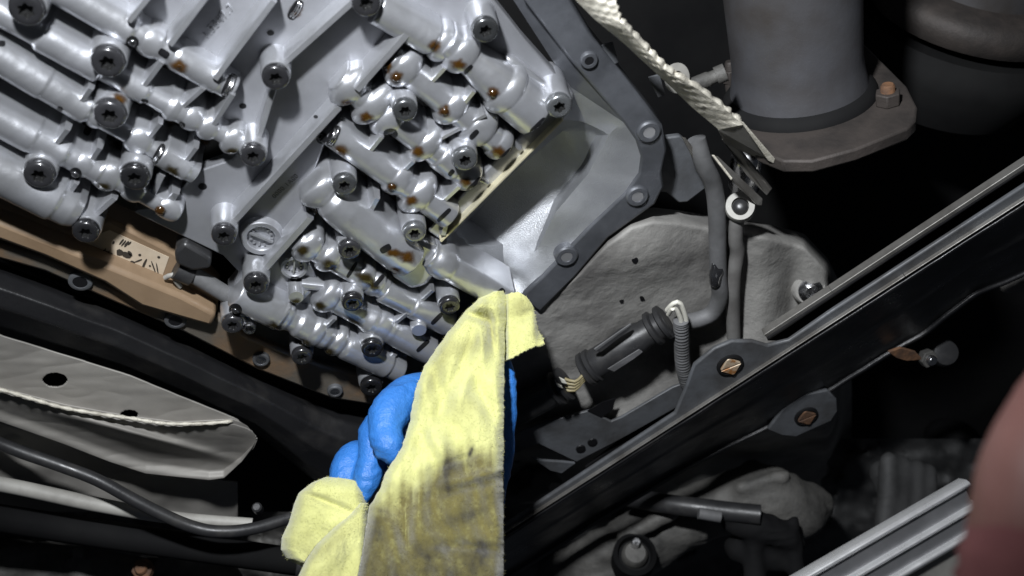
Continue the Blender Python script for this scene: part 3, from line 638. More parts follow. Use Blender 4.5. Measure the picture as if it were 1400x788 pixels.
def cloth_mat():
    m = mat('yellow_microfibre', (0.63, 0.63, 0.265), 0.95, 0, (0.52, 0.52, 0.205), 60, (0.35, 0.7), 0.3, 420, 0.0004, sheen=0.35, spec=0.1)
    N = m.node_tree.nodes; L = m.node_tree.links; b = N['Principled BSDF']
    src = b.inputs['Base Color'].links[0].from_socket
    for nm, c in (('stain', (0.14, 0.12, 0.038)), ('soot_fold_shade', (0.035, 0.03, 0.018))):
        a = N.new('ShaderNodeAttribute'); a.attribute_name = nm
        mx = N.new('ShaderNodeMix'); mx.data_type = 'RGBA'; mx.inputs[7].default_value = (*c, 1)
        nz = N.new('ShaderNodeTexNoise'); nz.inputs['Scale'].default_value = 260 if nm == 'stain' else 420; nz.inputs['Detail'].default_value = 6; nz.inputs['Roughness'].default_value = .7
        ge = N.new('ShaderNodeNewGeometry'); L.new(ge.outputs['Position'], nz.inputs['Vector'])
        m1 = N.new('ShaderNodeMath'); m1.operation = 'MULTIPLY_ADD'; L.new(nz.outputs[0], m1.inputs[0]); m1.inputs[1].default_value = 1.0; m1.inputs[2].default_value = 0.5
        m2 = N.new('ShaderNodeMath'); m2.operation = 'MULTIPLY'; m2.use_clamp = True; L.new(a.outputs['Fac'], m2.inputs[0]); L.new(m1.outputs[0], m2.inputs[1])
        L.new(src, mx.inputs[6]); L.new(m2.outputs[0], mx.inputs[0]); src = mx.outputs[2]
    L.new(src, b.inputs['Base Color']); return m
M['cloth'] = cloth_mat()
LE = [(398, 670), (405, 658), (426, 636), (455, 612), (500, 580), (535, 567), (580, 559), (610, 550), (631, 537), (650, 525), (672, 518), (693, 504), (720, 500), (755, 495), (788, 489), (850, 478)]
RE = [(398, 691), (410, 692), (500, 690), (650, 689), (788, 690), (850, 691)]
def gs(x, y, cx, cy, sx, sy, a=0):
    ca, sa = math.cos(math.radians(a)), math.sin(math.radians(a)); dx, dy = x - cx, y - cy
    u, v = dx * ca + dy * sa, -dx * sa + dy * ca; return math.exp(-(u / sx) ** 2 - (v / sy) ** 2)
STN = []; SOOT_FOLDS = []
def cl_add(x, y, kind):
    n1 = noise.noise(Vector((x * .11, y * .012, 2.0))); n2 = fbm((x * .03, y * .03, 5), 1.0, 3); n3 = noise.noise(Vector((x * .45, y * .02, 8)))
    s = k = 0
    if kind == 0:
        edge = 690 - (x - 500) * 0.52 if x < 650 else 612 + (x - 650) * 0.3
        s = smooth01(-26, 40, y - edge + 16 * n1 + 16 * n2 + 6 * n3)
        s *= 1.12 - 0.6 * max(0, n3) * (1 if 535 < x < 575 and 640 < y < 750 else 0.25)
        s = max(s, 0.36 * gs(x, y, 600, 500, 12, 60, 22) + .40 * gs(x, y, 645, 472, 34, 14, -15) + .45 * gs(x, y, 668, 440, 10, 26, -20) + .25 * gs(x, y, 640, 560, 30, 20))
        s += 0.0
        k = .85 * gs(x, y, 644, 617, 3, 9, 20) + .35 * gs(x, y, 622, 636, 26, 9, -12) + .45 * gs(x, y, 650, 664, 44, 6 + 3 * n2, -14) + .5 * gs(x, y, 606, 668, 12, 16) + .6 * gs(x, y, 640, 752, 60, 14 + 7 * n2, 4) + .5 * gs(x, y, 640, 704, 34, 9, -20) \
            + .42 * smooth01(735, 800, y + 12 * n2) + .5 * gs(x, y, 512, 735, 12, 40, 12) + .35 * gs(x, y, 610, 636, 5, 30) + .3 * gs(x, y, 666, 680, 16, 5, -30)  # soot smears, with the shade of the folds painted in
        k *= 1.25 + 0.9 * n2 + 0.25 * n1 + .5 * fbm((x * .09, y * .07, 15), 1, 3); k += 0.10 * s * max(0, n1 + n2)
    elif kind == 2:
        s = 0.3 * gs(x, y, 455, 742, 50, 8, -38) + .22 * max(0, n2) + .2 * smooth01(740, 800, y)
    elif kind == 1:
        s = .55 * gs(x, y, 712, 420, 16, 15) + .3 * gs(x, y, 732, 450, 6, 24)
    STN.append(max(0, min(1, s))); SOOT_FOLDS.append(max(0, min(.95, k)))
def main_fn(u, v):
    y = 398 + 452 * v; l, r = lerp_list(LE, y), lerp_list(RE, y)
    x = l + (r - l) * u + 1.6 * noise.noise(Vector((y * .1, 3, 0))) * (1 - u) + (1.5 * noise.noise(Vector((y * .045, 8, 0))) + .8 * noise.noise(Vector((y * .2, 8, 3)))) * u
    d = .598 - .00023 * (y - 398)
    ed = min(1, (1 - abs(2 * u - 1)) * (r - l) / 30)
    d += .010 * (1 - ed) ** 2
    d += .0075 * gs(x, y, 655, 434, 24, 6, 20) - .006 * gs(x, y, 662, 418, 24, 8, 12) + .0055 * gs(x, y, 672, 452, 5, 28, -8) - .003 * gs(x, y, 658, 462, 6, 30, -8) + .004 * gs(x, y, 620, 520, 8, 70, 24) - .0035 * gs(x, y, 640, 520, 9, 70, 22)
    d += .0016 * abs(fbm((x * .016 + y * .006, y * .012, 30), 1, 3)) * smooth01(440, 520, y) + .0016 * gs(x, y, 585, 560, 12, 70, 14) - .0014 * gs(x, y, 606, 565, 12, 70, 14) + .0016 * gs(x, y, 560, 690, 9, 80, 8) - .0016 * gs(x, y, 576, 690, 10, 80, 8)
    d += .0028 * math.sin((x - .35 * y) * .11 + 2 * noise.noise(Vector((x * .02, y * .015, 1)))) * smooth01(430, 520, y)
    d += .003 * gs(x, y, 650, 664, 46, 6, -14) - .003 * gs(x, y, 648, 652, 46, 6, -14) + .003 * gs(x, y, 640, 748, 60, 7, 3) + .0022 * gs(x, y, 628, 628, 36, 5, -18)
    d += .0022 * fbm((x * .02, y * .02, 4), 1, 3) + .0005 * noise.noise(Vector((x * .6, y * .6, 0)))
    cl_add(x, y, 0); return P(x, y, d)
g1 = grid(130, 260, main_fn)
FT = [(690, 403), (700, 401), (709, 399), (720, 406), (729, 418), (736, 452), (743, 463)]; FB = [(690, 494), (700, 489), (720, 478), (736, 471), (743, 466)]
def flap_fn(u, v):
    x = 690 + 53 * u; a, b = lerp_list(FT, x), lerp_list(FB, x); y = a + (b - a) * v + 0.8 * noise.noise(Vector((x * .3, 0, 0)))
    d = .602 - .012 * v - .004 * math.sin(u * 3.1) + .004 * gs(x, y, 716, 432, 16, 8, -20) + .006 * (1 - smooth01(0, .12, u)) + .0012 * fbm((x * .04, y * .04, 9), 1, 3) + .0004 * noise.noise(Vector((x * .6, y * .6, 0)))
    cl_add(x, y, 1); return P(x, y, d)
g2 = grid(46, 80, flap_fn)
LL = [(652, 446), (660, 426), (674, 408), (690, 401), (715, 394), (736, 384), (752, 383), (764, 390), (770, 402), (774, 412), (800, 430)]
LR = [(652, 458), (658, 492), (674, 502), (700, 506), (740, 503), (774, 498), (800, 490)]
def lobe_fn(u, v):
    y = 652 + 148 * v; l, r = lerp_list(LL, y), lerp_list(LR, y); x = l + (r - l) * u
    e = min(1, (1 - abs(2 * u - 1)) * (r - l) / 44); e2 = min(1, (y - 652) / 26) if y < 700 else 1
    d = .588 - .020 * math.sqrt(max(0, 1 - (1 - min(e, e2)) ** 2)) - .00005 * (y - 652)
    d += .004 * gs(x, y, 450, 688, 40, 5, 22) + .0025 * fbm((x * .018, y * .018, 14), 1, 3) + .0005 * noise.noise(Vector((x * .6, y * .6, 3)))
    cl_add(x, y, 2); return P(x, y, d)
g3 = grid(80, 100, lobe_fn)
BL = [(688, 492), (704, 478), (720, 458), (745, 432), (765, 418), (788, 407), (850, 385)]; BR = [(688, 503), (720, 506), (760, 501), (788, 497), (850, 488)]
def low_fn(u, v):
    y = 688 + 162 * v; l, r = lerp_list(BL, y), lerp_list(BR, y); x = l + (r - l) * u
    e = min(1, (1 - abs(2 * u - 1)) * (r - l) / 26)
    d = .572 - .014 * math.sqrt(max(0, 1 - (1 - e) ** 2)) - .00022 * (y - 688) + .003 * math.sin((x + y * .8) * .07) + .002 * fbm((x * .03, y * .02, 24), 1, 3) + .0005 * noise.noise(Vector((x * .6, y * .6, 3)))
    cl_add(x, y, 2); return P(x, y, d)
g4 = grid(60, 100, low_fn)
V, Fc = join_geo([g1, g2, g3, g4])
# loose pile fibres standing off the weave
frn = random.Random(11); FV, FF, FS, FK = [], [], [], []
def fibre(p, n_, a, b, ln):
    dr = Vector((frn.gauss(0, 1), frn.gauss(0, 1), frn.gauss(0, 1))).normalized() * .9 + n_ * .7
    sd_ = dr.cross(n_).normalized() * .00011; b0 = len(FV); FV.extend([p - sd_, p + sd_, p + dr * ln]); FF.append([b0, b0 + 1, b0 + 2]); FS.extend([a] * 3); FK.extend([b] * 3)
quads = list(Fc)
for _ in range(24000):
    f = quads[frn.randrange(len(quads))]; p0, p1, p2, p3 = (V[i] for i in f); n_ = (p1 - p0).cross(p3 - p0).normalized()
    if n_.dot(CAM - p0) < 0: n_ = -n_
    a, b = frn.random(), frn.random(); p = p0.lerp(p1, a).lerp(p3.lerp(p2, a), b)
    fibre(p, n_, STN[f[0]], SOOT_FOLDS[f[0]], .0004 + .0006 * frn.random())
cl = obj('cleaning_cloth', V, Fc, M['cloth'], None, True, {'stain': STN, 'soot_fold_shade': SOOT_FOLDS}); solid(cl, 0.0022)
pf = obj('pile_fibres', FV, FF, M['cloth'], cl, False, {'stain': FS, 'soot_fold_shade': FK}); pf['kind'] = 'stuff'
tag(cl, 'pale yellow microfibre cloth with oily brown smears draped over the blue glove', 'cloth')

# ================================================================== EXHAUST
EX = thing('exhaust_pipe', 'thick grey exhaust pipe ending in a brown bolted flange', 'exhaust pipe', P(1095, 120, .60))
ea = (RC @ Vector((-.20, .80, .54))).normalized(); eo = P(1092, 128, .60); k = mpp(eo)
lathe('pipe', eo, ea, [(94 * k, -.004), (92 * k, .004), (88 * k, .012), (86 * k, .02), (88 * k, .06), (89 * k, .12), (92 * k, .19), (94 * k, .26)], M['exhaust'], EX, 56, 70)
FLP = [(988, 100), (1000, 88), (1016, 96), (1100, 70), (1176, 54), (1214, 92), (1240, 118), (1254, 146), (1252, 164), (1240, 176), (1170, 204), (1110, 220), (1070, 220), (1035, 206), (1012, 176), (996, 142)]
fo = eo - ea * .002
vs, fs = prism([PL(x, y, fo, ea) for x, y in FLP], -ea * 0.007); bevel(obj('flange', vs, fs, M['flange'], EX, True, None, 35), .0012)
vs, fs = prism([PL(*((x - 1110) * 1.0 + 1110, (y - 140) * 1.0 + 141), fo - ea * .010, ea) for x, y in FLP], -ea * 0.006); bevel(obj('flange', vs, fs, M['flange'], EX, True, None, 35), .0012)
vs, fs = prism([PL((x - 1110) * .97 + 1110, (y - 140) * .97 + 141, fo - ea * .007, ea) for x, y in FLP], -ea * 0.003); obj('gasket', vs, fs, M['shieldtin'], EX, False)
def hexnut(name, o, ax, r, hgt, m, parent, stud=True, sm=None):
    e1, e2, e3 = frame_of(ax)
    vs, fs = prism([o + (e1 * math.cos(a) + e2 * math.sin(a)) * r for a in [math.radians(60 * i + 12) for i in range(6)]], ax * hgt)
    nb = bevel(obj(name, vs, fs, m, parent, True, None, 30), r * .1)
    if stud: lathe('stud', o, ax, [(r * .55, 0), (r * .55, hgt * 1.45), (r * .42, hgt * 1.6)], sm or m, nb, 16)
    return nb
hexnut('flange_nut', PL(1214, 142, fo, ea), ea, 17 * k, .007, M['flange'], EX, True, M['rust'])
lathe('collar', fo, ea, [(104 * k, 0), (103 * k, .002), (99 * k, .004), (93 * k, .006), (86 * k, .007)], M['blackmatt'], EX, 56, 40)  # matt black ring painted in for the shaded gap around the pipe
hexnut('flange_nut', PL(1000, 112, fo, ea), ea, 13 * k, .008, M['flange'], EX)
E2 = thing('exhaust_pipe', 'second bluish exhaust pipe with dark collar in the upper right corner', 'exhaust pipe', P(1335, 0, .72))
eo2 = P(1340, -22, .72); ea2 = (RC @ Vector((.12, .75, .62))).normalized(); k2 = mpp(eo2)
lathe('pipe', eo2, ea2, [(92 * k2, 0), (90 * k2, .02), (90 * k2, .25)], M['exhaust'], E2, 48, 70)
lathe('collar', eo2 - ea2 * .008, ea2, [(135 * k2, -.014), (142 * k2, -.008), (142 * k2, .0), (130 * k2, .006), (94 * k2, .008)], M['flange'], E2, 48, 50)
lathe('collar', eo2 - ea2 * .05, ea2, [(120 * k2, -.03), (150 * k2, .0), (150 * k2, .012), (136 * k2, .02)], M['blackmatt'], E2, 48, 50)

# ================================================================== WOVEN HEAT SHIELD
HS = thing('woven_heat_shield', 'silver woven heat shield strip running down beside the exhaust to a folded tin tip', 'heat shield', P(880, 80, .56))
BLo = [(-60, 752), (0, 786), (27, 813), (57, 850), (118, 916), (148, 947), (178, 983)]; BUp = [(-60, 830), (0, 842), (30, 848), (95, 908), (122, 954), (150, 992), (171, 1016)]
def braid_fn(u, v):
    ya = -60 + 238 * v; yb = -60 + 231 * v
    x = lerp_list(BLo, ya) * (1 - u) + lerp_list(BUp, yb) * u; y = ya * (1 - u) + yb * u
    h = .020 + .012 * u + .002 * math.sin(u * math.pi) + .0014 * math.sin(v * 19 + 1.5 * noise.noise(Vector((v * 7, 0, 2))))
    W_ = u * 4.0; L_ = v * 42 + .5 * noise.noise(Vector((x * .05, y * .05, 3)))
    b = math.sin(L_ * math.pi + math.floor(W_) * math.pi + u * 5) * abs(math.sin(W_ * math.pi)) ** .5 * (.6 + .7 * noise.noise(Vector((x * .06, y * .06, 5))))
    return S(x, y, h + .00055 * b * math.sin(math.pi * (.04 + .92 * u)) ** .6 + .0007 * fbm((x * .03, y * .03, 1), 1, 3))
vs, fs = grid(64, 420, braid_fn); solid(obj('woven_strip', vs, fs, M['braid'], HS), .003)
def plate_pd(name, poly, m, parent, thick=.0015, bv=.0004):
    """thin flat piece from (px, py, height) corners"""
    pts = [S(*q) for q in poly]; n = (pts[1] - pts[0]).cross(pts[2] - pts[0]).normalized()
    if n.dot(CAM - pts[0]) < 0: n = -n
    vs, fs = prism(pts, -n * thick); o = obj(name, vs, fs, m, parent, False); return bevel(o, bv) if bv else o
plate_pd('folded_tip', [(981, 178, .020), (1016, 171, .032), (1060, 222, .030), (1052, 224, .026), (1010, 205, .006), (990, 196, .012)], M['shieldtin'], HS)
plate_pd('tip_edge', [(1012, 166, .033), (1017, 168, .033), (1060, 218, .033), (1058, 224, .032), (1050, 220, .031)], M['braid'], HS, .001)
FB_ = thing('folded_bracket', 'folded bare tin bracket hanging under the tip of the woven heat shield', 'bracket', S(1010, 240, .005))
plate_pd('blade', [(974, 214, .010), (982, 214, .009), (1043, 272, .009), (1042, 281, .009), (1036, 281, .010), (1000, 246, .014)], M['shieldtin'], FB_)
plate_pd('blade_edge', [(973, 212, .011), (977, 212, .011), (1002, 244, .0165), (1000, 247, .0165)], M['braid'], FB_, .001)
plate_pd('blade', [(986, 190, -.004), (1010, 206, .004), (1054, 260, .006), (1048, 268, .005), (1020, 240, .002)], M['shieldtin'], FB_)
plate_pd('strip', [(932, 188, .004), (938, 190, .004), (962, 220, .004), (955, 223, .004), (948, 218, .004)], M['shieldtin'], FB_)
plate_pd('strip', [(946, 190, -.004), (962, 196, -.004), (974, 212, -.004), (968, 219, -.003), (958, 212, -.003)], M['greypaint'], FB_)
lathe('stud', S(1020, 226, -.02), (CAM - S(1020, 226, -.02)).normalized() * .4 + zc_w * .2 + yc_w * .4, [(.009, -.02), (.009, .006), (.007, .011), (.003, .013)], M['steel'], FB_, 20)
slab('hanger_plate', [(884, 262), (900, 190), (930, 186), (970, 220), (968, 256), (940, 277), (928, 278), (912, 264)], -.020, .004, M['greypaint'], GB, .001)
lathe('shield_washer', S(925, 107, .004), (CAM - S(925, 107, .004)).normalized() * .7 + xc_w * .5, [(.0036, 0), (.0036, .001), (.0075, .001), (.0075, 0)], M['white'], HS, 24, 30)
lathe('shield_bolt', S(948, 117, .0), xc_w * .9 + yc_w * .35 + zc_w * .2, [(.0040, -.006), (.0040, .008), (.0034, .009), (.0034, .012), (.0046, .012), (.0046, .017)], M['dimcast'], HS, 20)
for (x, y) in ((834, 78), (898, 122)): plate_pd('clip_tab', [(x - 12, y - 16, -.002), (x + 4, y - 20, -.002), (x + 12, y + 8, -.002), (x + 2, y + 12, -.002)], M['greypaint'], HS, .001)

# ================================================================== CABLES AND CONNECTORS
def pts3(L): return [S(*q) for q in L]
c1 = tube('thick_cable', pts3([(952, 190, .0), (962, 224, .003), (975, 252, .001), (980, 290, .001), (981, 340, .001), (982, 380, .001), (984, 405, .001), (974, 428, .001), (952, 438, .001), (936, 440, .001)]), .005, M['rubber'], None, 18)
tag(c1, 'thick grey rubber cable with a burnt black patch, bending into the connector', 'cable')
burn = []
def burn_fn(u, v):
    x = 972 + 16 * u; y = 356 + 37 * v; q = ((u - .5) ** 2 + (v - .5) ** 2) ** .5; return None
lump = fused('burnt_patch', [[(976, 362, HD(976, 362, .0042), 4), (978, 375, HD(978, 375, .0045), 9), (978, 386, HD(978, 386, .0045), 8)], [(985, 357, HD(985, 357, .004), 3), (983, 372, HD(983, 372, .0042), 7)]], .0008, M['bolt_black'], c1, 2, .0005)
c2 = tube('thin_cable', pts3([(1012, 284, .004), (1007, 305, .003), (1006, 330, .001), (1008, 345, .0), (1003, 380, .0), (1002, 420, -.001), (1003, 462, -.002)]), .0042, mat('pale_grey_rubber', (.18, .175, .168), .65, 0, (.11, .105, .10), 40, bump=.3), None, 16)
tag(c2, 'pale grey cable hanging straight down beside the burnt cable', 'cable')
ringp = S(1012, 283, .004); rax = (CAM - ringp).normalized() + yc_w * .2
CL_ = thing('cable_clip', 'white ring clip with a black rubber plug at the top of the pale cable', 'clip', ringp)
lathe('ring', ringp, rax, [(.0048, -.003), (.0048, .003), (.0078, .003), (.0084, .001), (.0084, -.003)], M['white'], CL_, 28, 35)
lathe('plug', ringp - yc_w * .0008, rax, [(.0044, -.008), (.0044, .004), (.0036, .006), (.001, .0065)], M['blackplastic'], CL_, 24, 60)

CN = thing('cable_connector', 'large round black plastic cable connector lying across the rough casting', 'connector', S(860, 468, .004))
ca, cb = S(800, 506, .004), S(912, 438, .006); cx = (cb - ca).normalized(); cl_ = (cb - ca).length; k = mpp(ca)
lathe('body', ca, cx, [(19 * k, 0), (20 * k, .003), (21 * k, .006), (21 * k, cl_ * .68), (19 * k, cl_ * .72), (19 * k, cl_)], M['blackplastic'], CN, 28, 40)
for t in (-.02, .05, .80, .92): lathe('collar', ca + cx * cl_ * t, cx, [(20 * k, 0), (24 * k, .001), (24.5 * k, .0035), (20 * k, .0045)], M['blackplastic'], CN, 28, 40)
up_ = (CAM - ca).normalized()
plate_pd('locking_clip', [(830, 505, .014), (874, 478, .015), (879, 482, .015), (866, 492, .015), (840, 509, .014)], M['rubber'], CN, .002)
plate_pd('locking_clip', [(812, 480, .013), (848, 452, .013), (864, 445, .013), (860, 452, .014), (822, 482, .014)], M['blackplastic'], CN, .002)
plate_pd('clip_edge', [(812, 478, .0135), (862, 443, .0135), (864, 445, .0135), (815, 481, .0135)], M['rubber'], CN, .001)
for s_ in ((912, 424, 930, 412, 938, 436), (914, 430, 924, 420, 931, 438)):
    tube('white_wire', pts3([(s_[0], s_[1], .010), ((s_[0] + s_[2]) / 2, (s_[1] + s_[3]) / 2 - 3, .014), (s_[2], s_[3] + 3, .014), (s_[4], s_[5], .013), (s_[4], s_[5] + 12, .012)]), .0014, M['wire'], CN, 10)
hp = spline(pts3([(931, 438, .012), (932, 470, .012), (934, 500, .012), (942, 528, .010), (958, 538, .006)]), .0006); nh = len(hp)
vs, fs = tube_geo(hp, lambda t: .0043 + .0005 * math.sin(t * nh * .0006 / .0022 * 2 * math.pi), 18); h_ = obj('corrugated_hose', vs, fs, M['rubber'], None)
tag(h_, 'grey corrugated hose dropping from the white wires to the black frame', 'hose')
CN2 = thing('cable_connector', 'small black connector with ochre wires half hidden behind the cloth', 'connector', S(745, 535, .002))
da, db = S(700, 566, .0), S(774, 524, .003); dx_ = (db - da).normalized()
lathe('body', da, dx_, [(18 * k, 0), (21 * k, .004), (21 * k, (db - da).length * .7), (18 * k, (db - da).length * .8), (18 * k, (db - da).length)], M['blackplastic'], CN2, 26, 40)
for t in (.78, .92): lathe('collar', da + dx_ * (db - da).length * t, dx_, [(19 * k, 0), (25 * k, .001), (25 * k, .003), (19 * k, .004)], M['blackplastic'], CN2, 26, 40)
for q in range(4): tube('ochre_wire', pts3([(772, 518 + q * 5, .010), (786, 522 + q * 4, .012), (796, 514 + q * 3, .012), (806, 500 + q * 4, .008)]), .0010, M['yellowwire'], CN2, 8)
plate_pd('latch', [(764, 516, .014), (772, 520, .014), (776, 526, .014), (768, 524, .014)], M['wire'], CN2, .001)
plate_pd('latch', [(760, 524, .014), (768, 528, .014), (770, 532, .014), (762, 529, .014)], M['wire'], CN2, .001)

# ================================================================== BRACKET
BK = thing('mounting_bracket', 'dusty grey sheet bracket with square cut-out and two small holes below the connectors', 'bracket', S(830, 580, .0))
slab('bracket_plate', [(700, 596), (743, 579), (806, 562), (836, 577), (850, 571), (920, 530), (948, 520), (966, 534), (910, 566), (850, 600), (788, 632), (736, 607), (700, 622)], .0, .002, M['greypaint'], BK, .0005)
slab('bracket_lip', [(806, 556), (842, 544), (912, 506), (924, 516), (920, 528), (850, 569), (838, 574)], -.012, .002, M['greypaint'], BK, .0005)
slab('cut_out', [(803, 562), (826, 549), (842, 545), (840, 551), (838, 560), (822, 571)], .0006, .0004, M['hole'], BK, 0)  # black slab, the dark opening painted onto the plate
for (x, y) in ((794, 614), (810, 605)):
    p = S(x, y, .0006); lathe('hole', p, DN, [(mpp(p) * 7, -.0004), (mpp(p) * 6.5, .0003)], M['hole'], BK, 18)
slab('broken_tab', [(726, 626), (740, 630), (770, 632), (787, 634), (768, 648), (752, 644)], .006, .002, M['greypaint'], BK, .0005)
slab('cross_strip', [(905, 560), (962, 528), (985, 545), (820, 640), (800, 640)], -.004, .002, M['blackmatt'], BK, .0005)

# ================================================================== LONG FRAME RAIL
FR = thing('frame_rail', 'long black painted frame rail with a bright lit edge crossing the lower right', 'frame rail', S(1040, 560, .02))
L0 = [(600, 788), (700, 725), (1000, 533), (1238, 380), (1460, 238)]
L1 = [(600, 845), (700, 785), (829, 703), (936, 640), (1022, 598), (1066, 578), (1135, 534), (1207, 489), (1262, 458), (1290, 434), (1331, 403), (1373, 388), (1460, 350)]
HP = [(0, .031), (.02, .0335), (.05, .034), (.1, .0325), (.42, .021), (.5, .0195), (.56, .0165), (.9, .002), (.95, .001), (1, .003)]
def rail_fn(u, v):
    xa = 600 + 860 * u; y0 = lerp_list(L0, xa); y1 = lerp_list(L1, xa)
    x, y = xa, y0 + (y1 - y0) * v
    return S(x, y, lerp_list(HP, v)) + DN * .0004 * fbm((x * .02, y * .02, 3), 1)
vs, fs = grid(90, 40, rail_fn); solid(obj('rail_web', vs, fs, M['black'], FR), .003)
slab('rail_flange', [(600, 776), (700, 712), (923, 566), (938, 530), (949, 500), (977, 477), (1001, 467), (1030, 467), (1050, 473), (1079, 466), (1140, 424), (1460, 216), (1460, 236), (1238, 378.5), (1000, 531.5), (700, 723.5), (600, 786.5)], .031, .003, M['greypaint'], FR, .001)
wall('lit_edge', [(600, 787), (700, 724), (1000, 532), (1238, 379), (1460, 237)], .0335, .030, 1.6, M['shieldtin'], FR)  # paler strip: light catching the rail edge, put into its colour
slab('lower_tab', [(1050, 588), (1068, 596), (1088, 598), (1137, 576), (1146, 562), (1144, 546), (1132, 534), (1100, 540), (1070, 560)], .006, .003, M['greypaint'], FR, .001)
slab('upper_web', [(1050, 466), (1140, 406), (1460, 196), (1460, 216), (1140, 424), (1079, 466)], .012, .003, M['black'], FR, 0)
wall('upper_lip', [(1048, 462), (1140, 402), (1460, 192)], .024, .0185, 7, M['shieldtin'], FR)
for (x, y, h, r) in ((998, 499, .031, 17), (1102, 569, .006, 15)):
    p = S(x, y, h); kk = mpp(p) * r
    g_ = lathe('grommet', p, DN, [(kk * 1.15, -.001), (kk * 1.1, .001), (kk * .9, .0016), (kk * .85, .0008)], M['blackmatt'], FR, 28, 40)
    e1 = (S(x + 10, y - 4, h) - p).normalized(); e2 = DN.cross(e1)
    geo = []
    for sgn in (1, -1):
        geo.append(prism([p + DN * .0022 + e1 * a * kk + e2 * (b * sgn) * kk for a, b in ((-.85, .06), (.85, .06), (.1, .92), (-.1, .92))], UP * .003))
    V, Fc = join_geo(geo); fl = bevel(obj('slotted_fastener', V, Fc, M['rust'] if h < .02 else mat('rust_spotted_zinc', (.52, .42, .30), .5, .3, (.30, .13, .04), 160, (.45, .6)), g_, False), .0004)
    lathe('rusty_core', p, DN, [(kk * .3, 0), (kk * .25, .0016)], M['rust'], g_, 14)
plate_pd('tab', [(1215, 482, .008), (1232, 476, .008), (1252, 482, .008), (1262, 492, .008), (1240, 494, .008), (1226, 490, .008)], M['rust'], FR, .002)
hexnut('nut', S(1264, 488, .004), (CAM - S(1264, 488, .004)).normalized() + xc_w * .6 - yc_w * .3, .006, .006, M['dimcast'], FR, True, M['steel'])
lathe('knob', S(1290, 482, -.01), zc_w, [(.009, -.01), (.0095, 0), (.008, .005), (.004, .006)], M['blackplastic'], FR, 20)
BO = thing('case_bolt', 'oily flanged bolt in a cast lug above the rail lip', 'bolt', S(1108, 396, -.01))
pb_ = S(1108, 397, -.010); axb = (CAM - pb_).normalized() * .6 + DN * .4
lathe('lug', pb_, axb, [(.012, -.02), (.0105, -.002), (.009, 0)], M['case'], BO, 24); lathe('washer', pb_, axb, [(.0075, 0), (.0075, .0015), (.005, .002)], M['steel'], BO, 24); hexnut('bolt_head', pb_ + axb.normalized() * .002, axb.normalized(), .0048, .004, M['steel'], BO, False)

# ================================================================== LOWER RIGHT: suspension castings, trim strip, person
def lump_thing(name, chains, m, label, cat, vox=.003, wr=.0015):
    o = fused(name, chains, vox, m, None, 4, wr); return tag(o, label, cat)
lump_thing('suspension_casting', [[(800, 800, .84, 50), (870, 745, .83, 45), (960, 700, .82, 40), (1040, 680, .81, 46), (1090, 700, .81, 40)], [(1030, 650, .82, 22), (1060, 680, .81, 34), (1110, 690, .82, 30)], [(760, 790, .84, 30), (830, 750, .82, 30)], [(850, 735, .80, 10), (920, 700, .79, 12)], [(1010, 668, .79, 8), (1075, 650, .79, 9)]], M['dimcast'], 'dirty cast suspension piece low down behind the frame rail', 'suspension casting', .003, .0012)
for (x, y, r) in ((868, 758, 26),):
    p = P(x, y, .785); SB = thing('suspension_bushing', 'dark round bushing with a dull bolt in the suspension arm', 'bushing', p)
    ax_ = zc_w + yc_w * .6; lathe('collar', p, ax_, [(mpp(p) * 30, -.02), (mpp(p) * 30, .0), (mpp(p) * 24, .003), (mpp(p) * 22, -.004)], M['blackmatt'], SB, 28, 40)
    lathe('bolt', p, ax_, [(mpp(p) * 18, -.006), (mpp(p) * 18, .001), (mpp(p) * 14, .004)], M['dimcast'], SB, 20, 50); lathe('stud', p + yc_w * .006, ax_, [(mpp(p) * 6, 0), (mpp(p) * 5, .010)], M['steel'], SB, 12, 50)
lump_thing('wiring_block', [[(1000, 715, .77, 16), (1040, 722, .77, 22), (1075, 735, .77, 20)], [(1010, 750, .78, 20), (1060, 760, .78, 24), (1090, 745, .78, 12)], [(985, 705, .765, 9), (1020, 700, .765, 8)], [(1030, 700, .77, 10), (1032, 790, .77, 16)], [(1085, 715, .77, 9), (1088, 780, .77, 13)]], M['blackmatt'], 'lumpy black wiring block below the frame rail at the end of the hose', 'wiring block', .0025, .0012)
h2 = tube('black_hose', [P(860, 680, .80), P(905, 688, .78), P(950, 694, .77), P(1000, 700, .765), P(1040, 704, .76)], .007, M['blackplastic'], None, 16); tag(h2, 'black hose running into the lumpy wiring block', 'hose')
lb = tube('pale_sleeve', [P(955, 702, .75), P(985, 707, .75)], .004, M['rubber'], None, 14); tag(lb, 'short pale sleeve clipped under the black hose', 'sleeve')
lump_thing('caliper_casting', [[(1215 + 18 * q, 630 + 5 * q, .83 + .004 * q, 13), (1212 + 18 * q, 690, .82 + .004 * q, 15), (1205 + 18 * q, 770, .82, 15)] for q in range(4)] + [[(1210, 650, .845, 22), (1250, 720, .845, 30)]], M['dimgrey'], 'dim ribbed grey casting just above the polished strip', 'casting', .003, .0008)
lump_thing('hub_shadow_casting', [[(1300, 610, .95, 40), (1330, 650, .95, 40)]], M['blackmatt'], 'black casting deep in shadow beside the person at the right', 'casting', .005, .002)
lump_thing('pale_lug', [[(1375, 392, .72, 10), (1440, 376, .72, 24)]], M['dimcast'], 'pale casting end at the right edge above the frame rail tail', 'casting', .002, .001)

